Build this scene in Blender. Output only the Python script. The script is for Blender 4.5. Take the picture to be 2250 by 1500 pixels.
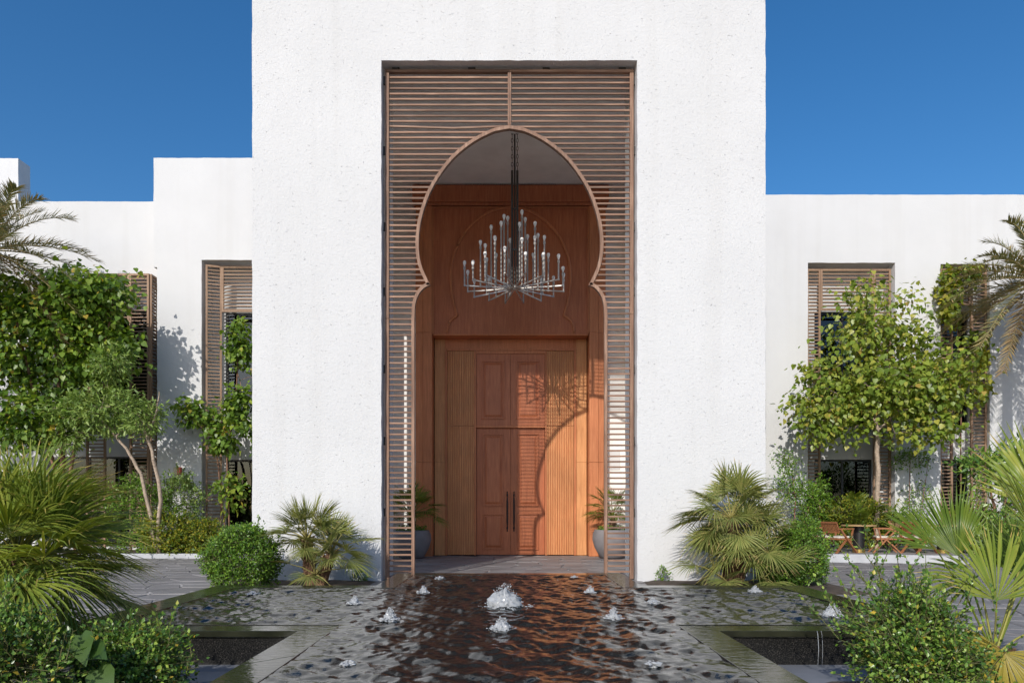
import bpy, math, random
import numpy as np
from mathutils import Vector, Matrix

for o in list(bpy.data.objects):
    bpy.data.objects.remove(o)
SC = bpy.context.scene
COL = SC.collection
R = math.radians

# ------------------------------------------------------------------ camera
F = 1550.0            # focal length in pixels of the 2250 px wide photograph
CX, CY, H = 1118.0, 1116.0, 1.4
cam = bpy.data.cameras.new('Camera')
cam.sensor_width = 36.0
cam.lens = F / 2250 * 36
cam.shift_x = 7 / 2250
cam.shift_y = 366 / 2250
cam.clip_end = 2000
cam.clip_start = 0.05
camo = bpy.data.objects.new('Camera', cam)
COL.objects.link(camo)
camo.location = (0, 0, H)
camo.rotation_euler = (R(90), 0, 0)
SC.camera = camo

# ------------------------------------------------------------------ sky, sun, exposure
SUN = Vector((-2.70, -7.46, 4.62)).normalized()      # towards the sun
elev = math.asin(SUN.z)
az = math.atan2(SUN.x, SUN.y)
world = bpy.data.worlds.new('World')
SC.world = world
world.use_nodes = True
nt = world.node_tree
bg = nt.nodes['Background']
sky = nt.nodes.new('ShaderNodeTexSky')
sky.sky_type = 'NISHITA'
sky.sun_disc = False
sky.sun_elevation = elev
sky.sun_rotation = az
sky.altitude = 0
sky.air_density = 1.0
sky.dust_density = 1.6
sky.ozone_density = 4.0
hsv = nt.nodes.new('ShaderNodeHueSaturation')
hsv.inputs['Saturation'].default_value = 1.27
nt.links.new(sky.outputs[0], hsv.inputs['Color'])
nt.links.new(hsv.outputs[0], bg.inputs[0])
bg.inputs[1].default_value = 0.089
sl = bpy.data.lights.new('Sun', 'SUN')
sl.energy = 2.2
sl.angle = R(0.5)
sl.color = (1.0, 0.95, 0.88)
slo = bpy.data.objects.new('Sun', sl)
COL.objects.link(slo)
slo.rotation_euler = SUN.to_track_quat('Z', 'Y').to_euler()
slo.location = SUN * 60
vs = SC.view_settings
vs.view_transform = 'Standard'
vs.look = 'None'
vs.gamma = 1
vs.use_curve_mapping = False
vs.exposure = 0.70
SC.render.engine = 'CYCLES'
SC.cycles.max_bounces = 12
SC.cycles.diffuse_bounces = 8
SC.cycles.glossy_bounces = 4
SC.cycles.transparent_max_bounces = 8
SC.cycles.caustics_reflective = False
SC.cycles.caustics_refractive = False
SC.cycles.use_denoising = True

# ------------------------------------------------------------------ helpers
WL = {}


def P(px, py, d):
    """point seen at photograph pixel (px,py) at distance d"""
    return Vector(((px - CX) * d / F, d, H - (py - CY) * d / F))


def tag(o, label=None, cat=None, group=None, kind=None):
    if label: o['label'] = label
    if cat: o['category'] = cat
    if group: o['group'] = group
    if kind: o['kind'] = kind
    return o


def link(name, me, mat=None, parent=None, local=False):
    o = bpy.data.objects.new(name, me)
    COL.objects.link(o)
    if mat is not None and me is not None and len(me.materials) == 0:
        me.materials.append(mat)
    w = Vector((0, 0, 0))
    if parent is not None:
        o.parent = parent
        if not local:
            o.location = -WL.get(parent.name, Vector((0, 0, 0)))
        else:
            w = Vector((0, 0, 0))
    WL[o.name] = w
    return o


def thing(name, label, cat, loc, group=None):
    o = bpy.data.objects.new(name, None)
    COL.objects.link(o)
    o.location = loc
    o.empty_display_size = 0.2
    WL[o.name] = Vector(loc)
    return tag(o, label, cat, group)


class MB:
    def __init__(s):
        s.v = []; s.f = []

    def box(s, x0, x1, y0, y1, z0, z1):
        b = len(s.v)
        s.v += [(x0, y0, z0), (x1, y0, z0), (x1, y1, z0), (x0, y1, z0), (x0, y0, z1), (x1, y0, z1), (x1, y1, z1), (x0, y1, z1)]
        s.f += [tuple(b + i for i in q) for q in ((0, 3, 2, 1), (4, 5, 6, 7), (0, 1, 5, 4), (1, 2, 6, 5), (2, 3, 7, 6), (3, 0, 4, 7))]
        return s

    def prism(s, pts, a0, a1, axis='y'):
        """closed polygon pts extruded along axis. y: pts=(x,z) counter-clockwise seen from -y ; z: pts=(x,y) ; x: pts=(y,z)"""
        b = len(s.v); n = len(pts)
        def mk(p, a):
            if axis == 'y': return (p[0], a, p[1])
            if axis == 'z': return (p[0], p[1], a)
            return (a, p[0], p[1])
        s.v += [mk(p, a0) for p in pts] + [mk(p, a1) for p in pts]
        f0 = tuple(range(b, b + n)); f1 = tuple(range(b + 2 * n - 1, b + n - 1, -1))
        if axis == 'z':
            f0 = f0[::-1]; f1 = f1[::-1]
        elif axis == 'x':
            f0 = f0[::-1]; f1 = f1[::-1]
        s.f += [f0, f1]
        for i in range(n):
            j = (i + 1) % n
            q = (b + i, b + n + i, b + n + j, b + j)
            s.f.append(q if axis == 'y' else q[::-1])
        return s

    def tube(s, path, rad, n=6, cap=True):
        path = [Vector(p) for p in path]
        if not isinstance(rad, (list, tuple)): rad = [rad] * len(path)
        b = len(s.v)
        for i, p in enumerate(path):
            d = (path[min(i + 1, len(path) - 1)] - path[max(i - 1, 0)])
            if d.length < 1e-9: d = Vector((0, 0, 1))
            d.normalize()
            a = Vector((0, 0, 1)) if abs(d.z) < 0.9 else Vector((1, 0, 0))
            u = d.cross(a).normalized(); w = d.cross(u)
            for k in range(n):
                t = 2 * math.pi * k / n
                s.v.append(tuple(p + (u * math.cos(t) + w * math.sin(t)) * rad[i]))
        for i in range(len(path) - 1):
            for k in range(n):
                k2 = (k + 1) % n
                s.f.append((b + i * n + k, b + i * n + k2, b + (i + 1) * n + k2, b + (i + 1) * n + k))
        if cap:
            s.f.append(tuple(b + k for k in range(n))[::-1])
            e = b + (len(path) - 1) * n
            s.f.append(tuple(e + k for k in range(n)))
        return s

    def lathe(s, prof, c=(0, 0, 0), n=20):
        b = len(s.v)
        for r, z in prof:
            for k in range(n):
                t = 2 * math.pi * k / n
                s.v.append((c[0] + r * math.cos(t), c[1] + r * math.sin(t), c[2] + z))
        m = len(prof)
        for i in range(m - 1):
            for k in range(n):
                k2 = (k + 1) % n
                s.f.append((b + i * n + k, b + i * n + k2, b + (i + 1) * n + k2, b + (i + 1) * n + k))
        s.f.append(tuple(b + k for k in range(n))[::-1])
        s.f.append(tuple(b + (m - 1) * n + k for k in range(n)))
        return s

    def bar(s, p0, p1, w, h, up=(0, 0, 1)):
        """rectangular bar from p0 to p1"""
        p0 = Vector(p0); p1 = Vector(p1)
        d = (p1 - p0).normalized(); u = Vector(up)
        a = d.cross(u)
        if a.length < 1e-4: a = d.cross(Vector((1, 0, 0)))
        a.normalize(); c = a.cross(d)
        b = len(s.v)
        for p in (p0, p1):
            for i, j in ((-1, -1), (1, -1), (1, 1), (-1, 1)):
                s.v.append(tuple(p + a * (i * w / 2) + c * (j * h / 2)))
        s.f += [tuple(b + i for i in q) for q in ((0, 1, 2, 3), (7, 6, 5, 4), (0, 4, 5, 1), (1, 5, 6, 2), (2, 6, 7, 3), (3, 7, 4, 0))]
        return s

    def mesh(s, name, smooth=False, bevel=0):
        me = bpy.data.meshes.new(name)
        me.from_pydata(s.v, [], s.f)
        if bevel:
            import bmesh
            bm = bmesh.new(); bm.from_mesh(me)
            bmesh.ops.bevel(bm, geom=bm.edges[:], offset=bevel, segments=1, affect='EDGES')
            bm.to_mesh(me); bm.free()
        if smooth:
            me.polygons.foreach_set('use_smooth', [True] * len(me.polygons))
        me.update()
        return me

    def build(s, name, mat, parent=None, smooth=False, bevel=0, local=False):
        return link(name, s.mesh(name, smooth, bevel), mat, parent, local)


# ------------------------------------------------------------------ materials
def newmat(name):
    m = bpy.data.materials.new(name); m.use_nodes = True
    t = m.node_tree
    return m, t, t.nodes['Principled BSDF']


def nd(t, kind, **kw):
    n = t.nodes.new('ShaderNode' + kind)
    for k, v in kw.items():
        if k in n.inputs: n.inputs[k].default_value = v
        else: setattr(n, k, v)
    return n


def pos(t, scale=(1, 1, 1), rot=(0, 0, 0)):
    g = nd(t, 'NewGeometry'); mp = nd(t, 'Mapping')
    mp.inputs['Scale'].default_value = scale
    mp.inputs['Rotation'].default_value = rot
    t.links.new(g.outputs['Position'], mp.inputs['Vector'])
    return mp.outputs[0]


def ramp(t, src, stops):
    r = nd(t, 'ValToRGB')
    e = r.color_ramp.elements
    while len(e) < len(stops): e.new(0.5)
    for i, (p, c) in enumerate(stops):
        e[i].position = p; e[i].color = (c[0], c[1], c[2], 1) if not isinstance(c, float) else (c, c, c, 1)
    t.links.new(src, r.inputs[0])
    return r.outputs[0]


def noise(t, vec, scale, detail=4, rough=0.55, dist=0.0):
    n = nd(t, 'TexNoise')
    n.inputs['Scale'].default_value = scale; n.inputs['Detail'].default_value = detail
    n.inputs['Roughness'].default_value = rough; n.inputs['Distortion'].default_value = dist
    t.links.new(vec, n.inputs['Vector'])
    return n.outputs[0]


def bump(t, bs, h, strength, dist, prev=None):
    b = nd(t, 'Bump'); b.inputs['Strength'].default_value = strength; b.inputs['Distance'].default_value = dist
    t.links.new(h, b.inputs['Height'])
    if prev is not None: t.links.new(prev, b.inputs['Normal'])
    t.links.new(b.outputs[0], bs.inputs['Normal'])
    return b.outputs[0]


def plain(name, col, rough=0.6, metal=0.0, nscale=0, namt=0.15, spec=0.5):
    m, t, bs = newmat(name)
    bs.inputs['Roughness'].default_value = rough; bs.inputs['Metallic'].default_value = metal
    bs.inputs['Specular IOR Level'].default_value = spec
    if nscale:
        n = noise(t, pos(t), nscale, 5)
        a = tuple(c * (1 - namt) for c in col); b = tuple(min(1, c * (1 + namt)) for c in col)
        t.links.new(ramp(t, n, [(0.3, a), (0.7, b)]), bs.inputs['Base Color'])
    else:
        bs.inputs['Base Color'].default_value = (*col, 1)
    return m


def stucco(name, rough_amt, col=(0.645, 0.645, 0.645)):
    m, t, bs = newmat(name)
    p = pos(t)
    big = noise(t, p, 0.5, 4, 0.6)
    c0 = tuple(c * 0.94 for c in col)
    cr = ramp(t, big, [(0.3, c0), (0.65, col)])
    # trowel scratches and pits
    sc = noise(t, pos(t, (19, 19, 38), (0, 0.35, 0)), 1.0, 4, 0.7, 0.8)
    pit = ramp(t, sc, [(0.25, 0.0), (0.345, 1.0)])
    # rain streaks under the parapet
    st = noise(t, pos(t, (3.0, 3.0, 0.12)), 1.0, 3, 0.5)
    stc = ramp(t, st, [(0.33, (0.955, 0.95, 0.94)), (0.5, (1, 1, 1))])
    mx = nd(t, 'MixRGB', blend_type='MULTIPLY'); mx.inputs[0].default_value = 0.6
    t.links.new(cr, mx.inputs[1]); t.links.new(stc, mx.inputs[2])
    mx2 = nd(t, 'MixRGB', blend_type='MULTIPLY'); mx2.inputs[0].default_value = 0.08 * rough_amt
    t.links.new(mx.outputs[0], mx2.inputs[1]); t.links.new(pit, mx2.inputs[2])
    t.links.new(mx2.outputs[0], bs.inputs['Base Color'])
    bs.inputs['Roughness'].default_value = 0.85
    bs.inputs['Specular IOR Level'].default_value = 0.2
    b1 = bump(t, bs, pit, 0.8 * rough_amt, 0.022)
    b2 = bump(t, bs, noise(t, p, 26, 5, 0.65), 0.75 * rough_amt, 0.014, b1)
    bump(t, bs, noise(t, p, 1.6, 3), 0.25, 0.03, b2)
    return m


def wood(name, c0, c1, c2, axis='z', rough=0.5, rnd=0.15, scale=1.0):
    m, t, bs = newmat(name)
    sc = {'z': (14, 14, 0.9), 'x': (0.9, 14, 14)}[axis]
    p = pos(t, tuple(s * scale for s in sc))
    n = noise(t, p, 1.6, 6, 0.62, 0.8)
    col = ramp(t, n, [(0.28, c0), (0.5, c1), (0.72, c2)])
    n2 = noise(t, pos(t), 0.9, 3)
    v = ramp(t, n2, [(0.3, (0.86, 0.85, 0.84)), (0.7, (1.06, 1.04, 1.02))])
    mx = nd(t, 'MixRGB', blend_type='MULTIPLY'); mx.inputs[0].default_value = 1.0
    t.links.new(col, mx.inputs[1]); t.links.new(v, mx.inputs[2])
    oi = nd(t, 'ObjectInfo')
    hs = nd(t, 'HueSaturation')
    mr = nd(t, 'MapRange'); mr.inputs[3].default_value = 1 - rnd; mr.inputs[4].default_value = 1 + rnd
    t.links.new(oi.outputs['Random'], mr.inputs[0]); t.links.new(mr.outputs[0], hs.inputs['Value'])
    t.links.new(mx.outputs[0], hs.inputs['Color'])
    t.links.new(hs.outputs[0], bs.inputs['Base Color'])
    bs.inputs['Roughness'].default_value = rough
    bs.inputs['Specular IOR Level'].default_value = 0.35
    bump(t, bs, n, 0.15, 0.003)
    return m


def leafmat(name, cols, gloss=0.45, trans=0.3, spec=0.4, rare=None):
    """leaf colour varies leaf by leaf (face attribute rnd)"""
    m, t, bs = newmat(name)
    a = nd(t, 'Attribute', attribute_name='rnd')
    c = ramp(t, a.outputs['Fac'], [(0.96 * i / (len(cols) - 1), q) for i, q in enumerate(cols)] + ([(0.985, rare)] if rare else []))
    t.links.new(c, bs.inputs['Base Color'])
    bs.inputs['Roughness'].default_value = gloss
    bs.inputs['Specular IOR Level'].default_value = spec
    tr = nd(t, 'BsdfTranslucent')
    hs = nd(t, 'HueSaturation'); hs.inputs['Saturation'].default_value = 1.1; hs.inputs['Value'].default_value = 1.5
    hs.inputs['Hue'].default_value = 0.485
    t.links.new(c, hs.inputs['Color']); t.links.new(hs.outputs[0], tr.inputs['Color'])
    mx = nd(t, 'MixShader'); mx.inputs[0].default_value = trans
    t.links.new(bs.outputs[0], mx.inputs[1]); t.links.new(tr.outputs[0], mx.inputs[2])
    t.links.new(mx.outputs[0], t.nodes['Material Output'].inputs['Surface'])
    return m


M = {}
M['stucco'] = stucco('rough white stucco', 1.0)
M['stucco2'] = stucco('smooth white render', 0.45)
M['ceil'] = plain('porch plaster', (0.84, 0.83, 0.80), 0.9, 0, 2.0, 0.06, 0.2)
M['portal'] = wood('portal teak', (0.45, 0.15, 0.062), (0.56, 0.20, 0.085), (0.66, 0.26, 0.115), 'z', 0.42, 0.06)
M['portal_pale'] = wood('pale fluted teak', (0.52, 0.23, 0.09), (0.66, 0.32, 0.135), (0.76, 0.40, 0.18), 'z', 0.42, 0.05)  # paler teak for flutes and linings, their sunlit tone put into the colour
M['portal_red'] = wood('red panelled teak', (0.36, 0.105, 0.045), (0.46, 0.145, 0.062), (0.55, 0.19, 0.085), 'z', 0.4, 0.05)
M['screen'] = wood('screen wood', (0.16, 0.088, 0.058), (0.24, 0.14, 0.095), (0.38, 0.245, 0.175), 'x', 0.65, 0.32)
M['screenv'] = wood('screen wood upright', (0.16, 0.088, 0.058), (0.24, 0.14, 0.095), (0.38, 0.245, 0.175), 'z', 0.65, 0.1)
M['wscreen'] = wood('window lattice wood', (0.20, 0.125, 0.08), (0.29, 0.19, 0.125), (0.38, 0.26, 0.18), 'x', 0.65, 0.15)
M['wscreenv'] = wood('window lattice upright', (0.22, 0.135, 0.085), (0.31, 0.20, 0.13), (0.39, 0.265, 0.18), 'z', 0.65, 0.1)
M['black'] = plain('black iron', (0.015, 0.014, 0.014), 0.4)
M['bracket'] = plain('dark bracket', (0.03, 0.025, 0.022), 0.6)
M['metal'] = plain('bronze grey metal', (0.46, 0.44, 0.41), 0.3, 0.3, 8, 0.2)
M['rod'] = plain('dark metal rod', (0.07, 0.065, 0.06), 0.45, 0.4)
M['pot'] = plain('grey clay pot', (0.21, 0.195, 0.20), 0.8, 0, 4, 0.15)
M['soil'] = plain('soil', (0.07, 0.05, 0.035), 0.95, 0, 6, 0.4)
M['kerb'] = plain('pale concrete kerb', (0.45, 0.46, 0.48), 0.85, 0, 3, 0.1)
M['terrace'] = plain('terrace paving', (0.26, 0.245, 0.235), 0.8, 0, 2, 0.15)
M['slab'] = plain('grey stone slab', (0.17, 0.18, 0.20), 0.6, 0, 3, 0.15)
M['teak'] = wood('chair teak', (0.22, 0.085, 0.035), (0.30, 0.12, 0.05), (0.38, 0.17, 0.08), 'z', 0.45, 0.1)
M['cane'] = plain('woven cane', (0.50, 0.33, 0.15), 0.7, 0, 60, 0.25)
M['cushion'] = plain('cream cushion', (0.66, 0.60, 0.52), 0.9, 0, 10, 0.06)
M['tabletop'] = plain('light oak top', (0.45, 0.29, 0.13), 0.5, 0, 5, 0.15)
M['brass'] = plain('brass', (0.60, 0.42, 0.14), 0.3, 0.9)
M['red'] = plain('red plastic', (0.45, 0.03, 0.02), 0.4)
M['cream'] = plain('cream plastic', (0.55, 0.50, 0.35), 0.5)
M['frame'] = plain('dark window frame', (0.025, 0.025, 0.027), 0.4)
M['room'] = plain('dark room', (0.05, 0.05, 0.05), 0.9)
M['curtain'] = plain('sheer teal curtain', (0.30, 0.36, 0.36), 0.9)
M['bark'] = plain('pale bark', (0.36, 0.28, 0.21), 0.9, 0, 14, 0.3)
M['redbark'] = plain('reddish bark', (0.22, 0.12, 0.075), 0.9, 0, 14, 0.35)
M['fibre'] = plain('palm fibre', (0.16, 0.09, 0.05), 0.95, 0, 30, 0.5)
M['twig'] = plain('green twig', (0.12, 0.12, 0.04), 0.8)

# glass: see-through with a reflection
m, t, bs = newmat('window glass')
t.nodes.remove(bs)
tr = nd(t, 'BsdfTransparent'); tr.inputs[0].default_value = (0.32, 0.38, 0.40, 1)
gl = nd(t, 'BsdfGlossy'); gl.inputs['Roughness'].default_value = 0.02; gl.inputs[0].default_value = (0.9, 0.95, 1, 1)
fr = nd(t, 'Fresnel'); fr.inputs[0].default_value = 1.55
mx = nd(t, 'MixShader')
t.links.new(fr.outputs[0], mx.inputs[0]); t.links.new(tr.outputs[0], mx.inputs[1]); t.links.new(gl.outputs[0], mx.inputs[2])
t.links.new(mx.outputs[0], t.nodes['Material Output'].inputs['Surface'])
M['glass'] = m
# light bulb glass
m, t, bs = newmat('bulb glass')
bs.inputs['Base Color'].default_value = (0.95, 0.94, 0.92, 1); bs.inputs['Roughness'].default_value = 0.12
bs.inputs['Transmission Weight'].default_value = 0.0; bs.inputs['IOR'].default_value = 1.45
M['bulb'] = m
# black granite, wet
m, t, bs = newmat('black granite')
sp = noise(t, pos(t), 160, 2, 0.5)
t.links.new(ramp(t, sp, [(0.45, (0.008, 0.008, 0.008)), (0.62, (0.02, 0.019, 0.017)), (0.74, (0.10, 0.09, 0.08))]), bs.inputs['Base Color'])
bs.inputs['Roughness'].default_value = 0.25
M['granite'] = m
m, t, bs = newmat('wet black coping')
wn = noise(t, pos(t, (9, 20, 9)), 1.0, 3, 0.5, 0.4)
t.links.new(ramp(t, noise(t, pos(t), 3, 4), [(0.35, (0.016, 0.017, 0.011)), (0.7, (0.035, 0.037, 0.022))]), bs.inputs['Base Color'])
bs.inputs['Roughness'].default_value = 0.07; bs.inputs['IOR'].default_value = 1.4
bump(t, bs, wn, 0.25, 0.012)
M['coping'] = m
# water
m, t, bs = newmat('pool water')
bs.inputs['Base Color'].default_value = (0.010, 0.013, 0.014, 1)
bs.inputs['Roughness'].default_value = 0.03; bs.inputs['IOR'].default_value = 1.46
w1 = noise(t, pos(t), 28, 3, 0.6, 0.4)
bump(t, bs, w1, 0.14, 0.02)
M['water'] = m
m, t, bs = newmat('foaming water')
bs.inputs['Base Color'].default_value = (0.86, 0.89, 0.92, 1); bs.inputs['Roughness'].default_value = 0.12
bs.inputs['Transmission Weight'].default_value = 0.6; bs.inputs['IOR'].default_value = 1.3
M['foam'] = m
# slate paving and its joints
m, t, bs = newmat('slate paving')
p = pos(t)
oi = nd(t, 'ObjectInfo')
n = noise(t, p, 1.1, 5, 0.6)
c = ramp(t, n, [(0.3, (0.165, 0.155, 0.155)), (0.55, (0.22, 0.208, 0.206)), (0.75, (0.28, 0.265, 0.26))])
a = nd(t, 'Attribute', attribute_name='rnd')
hs = nd(t, 'HueSaturation'); mr = nd(t, 'MapRange'); mr.inputs[3].default_value = 0.90; mr.inputs[4].default_value = 1.10
t.links.new(a.outputs['Fac'], mr.inputs[0]); t.links.new(mr.outputs[0], hs.inputs['Value']); t.links.new(c, hs.inputs['Color'])
t.links.new(hs.outputs[0], bs.inputs['Base Color'])
bs.inputs['Roughness'].default_value = 0.55
bump(t, bs, noise(t, p, 18, 5, 0.65), 0.35, 0.01)
M['slate'] = m
m, t, bs = newmat('mortar')
t.links.new(ramp(t, noise(t, pos(t), 2.2, 4, 0.6), [(0.46, (0.10, 0.095, 0.095)), (0.56, (0.42, 0.40, 0.385))]), bs.inputs['Base Color'])
bs.inputs['Roughness'].default_value = 0.9
M['mortar'] = m
M['sand'] = plain('dry ground', (0.30, 0.25, 0.19), 0.95, 0, 0.6, 0.2)

G = lambda *c: tuple(c)
M['leaf_ficus'] = leafmat('broad tree leaf', [G(0.055, 0.104, 0.016), G(0.098, 0.183, 0.024), G(0.171, 0.275, 0.034), G(0.342, 0.403, 0.061)], 0.4, 0.35, rare=(.40, .30, .05))
M['leaf_right'] = leafmat('heart leaf', [G(0.092, 0.152, 0.023), G(0.172, 0.253, 0.033), G(0.265, 0.324, 0.047), G(0.437, 0.405, 0.075)], 0.38, 0.30, rare=(.38, .28, .06))
M['leaf_lance'] = leafmat('pale narrow leaf', [G(0.118, 0.198, 0.047), G(0.198, 0.302, 0.066), G(0.317, 0.396, 0.105)], 0.5, 0.25)
M['leaf_hedge'] = leafmat('clipped hedge leaf', [G(0.066, 0.147, 0.020), G(0.122, 0.236, 0.026), G(0.223, 0.353, 0.040)], 0.4, 0.25)
M['leaf_dark'] = leafmat('dark shrub leaf', [G(0.045, 0.097, 0.017), G(0.086, 0.184, 0.028), G(0.184, 0.301, 0.046), G(0.317, 0.408, 0.070)], 0.32, 0.2, 0.5, rare=(.50, .36, .04))
M['leaf_yellow'] = leafmat('yellow green leaf', [G(0.077, 0.152, 0.017), G(0.188, 0.234, 0.023), G(0.375, 0.330, 0.033)], 0.45, 0.35)
M['leaf_big'] = leafmat('large glossy leaf', [G(.04, .085, .02), G(.07, .13, .025)], 0.3, 0.3, 0.5)
M['fan'] = leafmat('fan palm blade', [G(0.106, 0.156, 0.024), G(0.177, 0.240, 0.034), G(0.273, 0.303, 0.051), G(0.451, 0.355, 0.103)], 0.42, 0.22)
M['fan_grey'] = leafmat('dusty fan palm blade', [G(0.110, 0.144, 0.034), G(0.186, 0.221, 0.055), G(0.295, 0.289, 0.086), G(0.481, 0.366, 0.142)], 0.5, 0.18)
M['fan_bright'] = leafmat('bright fan palm blade', [G(0.077, 0.135, 0.018), G(0.131, 0.196, 0.025), G(0.200, 0.244, 0.034)], 0.4, 0.3)
M['fan_yellow'] = leafmat('yellowing palm blade', [G(0.228, 0.216, 0.036), G(0.336, 0.276, 0.042), G(0.408, 0.324, 0.060)], 0.45, 0.3)
M['date'] = leafmat('date palm leaflet', [G(0.127, 0.152, 0.049), G(0.207, 0.223, 0.083), G(0.322, 0.293, 0.116), G(0.460, 0.324, 0.149)], 0.45, 0.15)
M['date_dry'] = leafmat('dry palm leaflet', [G(0.240, 0.156, 0.072), G(0.336, 0.240, 0.108), G(0.192, 0.168, 0.072)], 0.6, 0.15)

# ------------------------------------------------------------------ the setting
D1, DS, D2 = 13.56, 13.76, 21.0
rng = random.Random(7)


def sheet(name, x0, x1, y0, y1, z, mat, kind='structure', parent=None):
    b = MB(); b.v = [(x0, y0, z), (x1, y0, z), (x1, y1, z), (x0, y1, z)]; b.f = [(0, 1, 2, 3)]
    o = b.build(name, mat, parent)
    if kind and parent is None: o['kind'] = kind
    return o


sheet('ground', -600, 600, -300, 900, -0.03, M['sand'])
road = sheet('pavement', -26, 26, 1.5, 22.4, -0.012, M['mortar'])


def visible_stone(cx, cy):
    if abs(cx) < 2.0 and cy < 12: return False
    px = CX + cx * F / cy
    if not -60 < px < 2310: return False
    if abs(cx) < 4.2 and 6.2 < cy < 10.1: return False
    return True


def stones():
    """slate setts in sweeping rows; the ones nearest the viewer are pieces of their own"""
    out = []
    nx, ny, cw, chh = 52, 30, 0.60, 0.52
    def wp(i, j):
        x = -15.6 + i * cw + (0.5 * cw if j % 2 else 0) + rng.uniform(-.17, .17)
        y = 6.0 + j * chh + rng.uniform(-.15, .15)
        return (x, y + 0.5 * math.sin(x * 0.36 + 0.4) + 0.2 * math.sin(x * 0.9))
    grid = [[wp(i, j) for i in range(nx + 1)] for j in range(ny + 1)]
    for j in range(ny):
        for i in range(nx):
            q = [grid[j][i], grid[j][i + 1], grid[j + 1][i + 1], grid[j + 1][i]]
            cx = sum(p[0] for p in q) / 4; cy = sum(p[1] for p in q) / 4
            g = rng.uniform(0.04, 0.10)
            q = [(p[0] + (cx - p[0]) * g, p[1] + (cy - p[1]) * g) for p in q]
            if not visible_stone(cx, cy): continue
            if cx > 5 and cy > 18.15 - (cx - 8) * 0.25: continue
            if cx < -5 and cy > 19.4: continue
            if cy > 20.6: continue
            out.append((q, cx, cy))
    def score(c):
        q, cx, cy = c
        vis = (cx < -4.2 and -7.2 < cx * 13 / cy < -4.4) or (cx > 4.2 and cx * 13 / cy > 5.6) or (cy > 15 and abs(cx) < 2.6)
        return (0 if vis else 1, cy)
    out.sort(key=score)
    def put(mb, q):
        z = rng.uniform(-0.002, 0.004)
        b = len(mb.v)
        mb.v += [(p[0], p[1], -0.011) for p in q]
        c = (sum(p[0] for p in q) / 4, sum(p[1] for p in q) / 4)
        tl = [rng.uniform(-.002, .002) for _ in q]
        mb.v += [(p[0] + (c[0] - p[0]) * 0.03, p[1] + (c[1] - p[1]) * 0.03, z + tl[i]) for i, p in enumerate(q)]
        for i in range(4):
            j = (i + 1) % 4; mb.f.append((b + i, b + j, b + 4 + j, b + 4 + i))
        mb.f.append((b + 4, b + 5, b + 6, b + 7))
    def setr(o):
        n = len(o.data.polygons); at = o.data.attributes.new('rnd', 'FLOAT', 'FACE')
        at.data.foreach_set('value', np.repeat(np.random.RandomState(len(o.name) + n).rand(n // 5), 5) if n > 5 else np.full(n, rng.random()))
    for q, cx, cy in out[:295]:
        b = MB(); put(b, q)
        setr(b.build('paving_stone', M['slate'], road))
    b = MB()
    for q, cx, cy in out[295:]: put(b, q)
    o = b.build('paving_stones', M['slate'], road); o['kind'] = 'stuff'; setr(o)


stones()

# smooth slabs round the foot of the pool, planting beds, terrace
sheet('pool_surround', -5.2, 5.2, 2.0, 6.4, -0.004, M['slab'])


def bed(x0, x1, y0, y1, z=0.03):
    n = 14; b = MB(); r = np.random.RandomState(int(abs(x0 * 7 + y0)))
    for j in range(n + 1):
        for i in range(n + 1):
            e = 0 if i in (0, n) or j in (0, n) else 1
            b.v.append((x0 + (x1 - x0) * i / n, y0 + (y1 - y0) * j / n, (z + 0.03 * r.rand()) * e - 0.008))
    for j in range(n):
        for i in range(n):
            k = j * (n + 1) + i; b.f.append((k, k + 1, k + n + 2, k + n + 1))
    o = b.build('planting_bed', M['soil'], smooth=True); o['kind'] = 'structure'


bed(-9, -4.35, 4.6, 7.4); bed(-7, -2.45, 2.2, 5.6); bed(2.25, 7.5, 2.2, 5.75)
bed(-5.3, -2.5, 11.4, 13.5); bed(2.5, 6.0, 11.4, 13.5)

# left bed kerb (straight) and raised bed, right terrace with its curved kerb
b = MB()
b.prism([(-30, 19.7), (-4.2, 19.9), (-4.2, 20.08), (-30, 19.88)], -0.02, 0.12, 'z')
tag(b.build('kerb', M['kerb'], bevel=0.012), kind='structure')
b = MB(); b.prism([(-30, 19.885), (-4.2, 20.085), (-4.2, 22.49), (-30, 22.49)], -0.02, 0.08, 'z')
tag(b.build('planting_bed', M['soil']), kind='structure')
KX = [4.6 + 0.7 * i for i in range(24)]
KY = [18.75 - 0.05 * max(0, x - 5) - 0.022 * max(0, x - 6) ** 2 for x in KX]
b = MB()
b.prism(list(zip(KX, KY)) + [(x, y + 0.16) for x, y in list(zip(KX, KY))[::-1]], -0.02, 0.2, 'z')
tag(b.build('kerb', M['kerb']), kind='structure')
b = MB()
b.prism([(x, y + 0.161) for x, y in zip(KX, KY)] + [(KX[-1], 22.49), (KX[0], 22.49)], -0.02, 0.196, 'z')
tag(b.build('terrace', M['terrace']), kind='structure')


# ------------------------------------------------------------------ buildings
def rough_line(pts, step=0.16, amp=0.006):
    """closed outline whose edges wander a few millimetres like trowelled stucco"""
    out = []
    n = len(pts)
    for i in range(n):
        a = pts[i]; c = pts[(i + 1) % n]
        L = math.hypot(c[0] - a[0], c[1] - a[1]); k = max(1, int(L / step))
        nx, ny = -(c[1] - a[1]) / L, (c[0] - a[0]) / L
        for j in range(k):
            t = j / k; e = rng.uniform(-amp, amp) if j else 0
            out.append((a[0] + (c[0] - a[0]) * t + nx * e, a[1] + (c[1] - a[1]) * t + ny * e))
    return out


def wall_outline(x0, x1, ztop, openings):
    pts = [(x0, -0.02)]
    for (a, c, zt) in openings:
        pts += [(a, -0.02), (a, zt), (c, zt), (c, -0.02)]
    pts += [(x1, -0.02), (x1, ztop), (x0, ztop)]
    return pts


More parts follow.
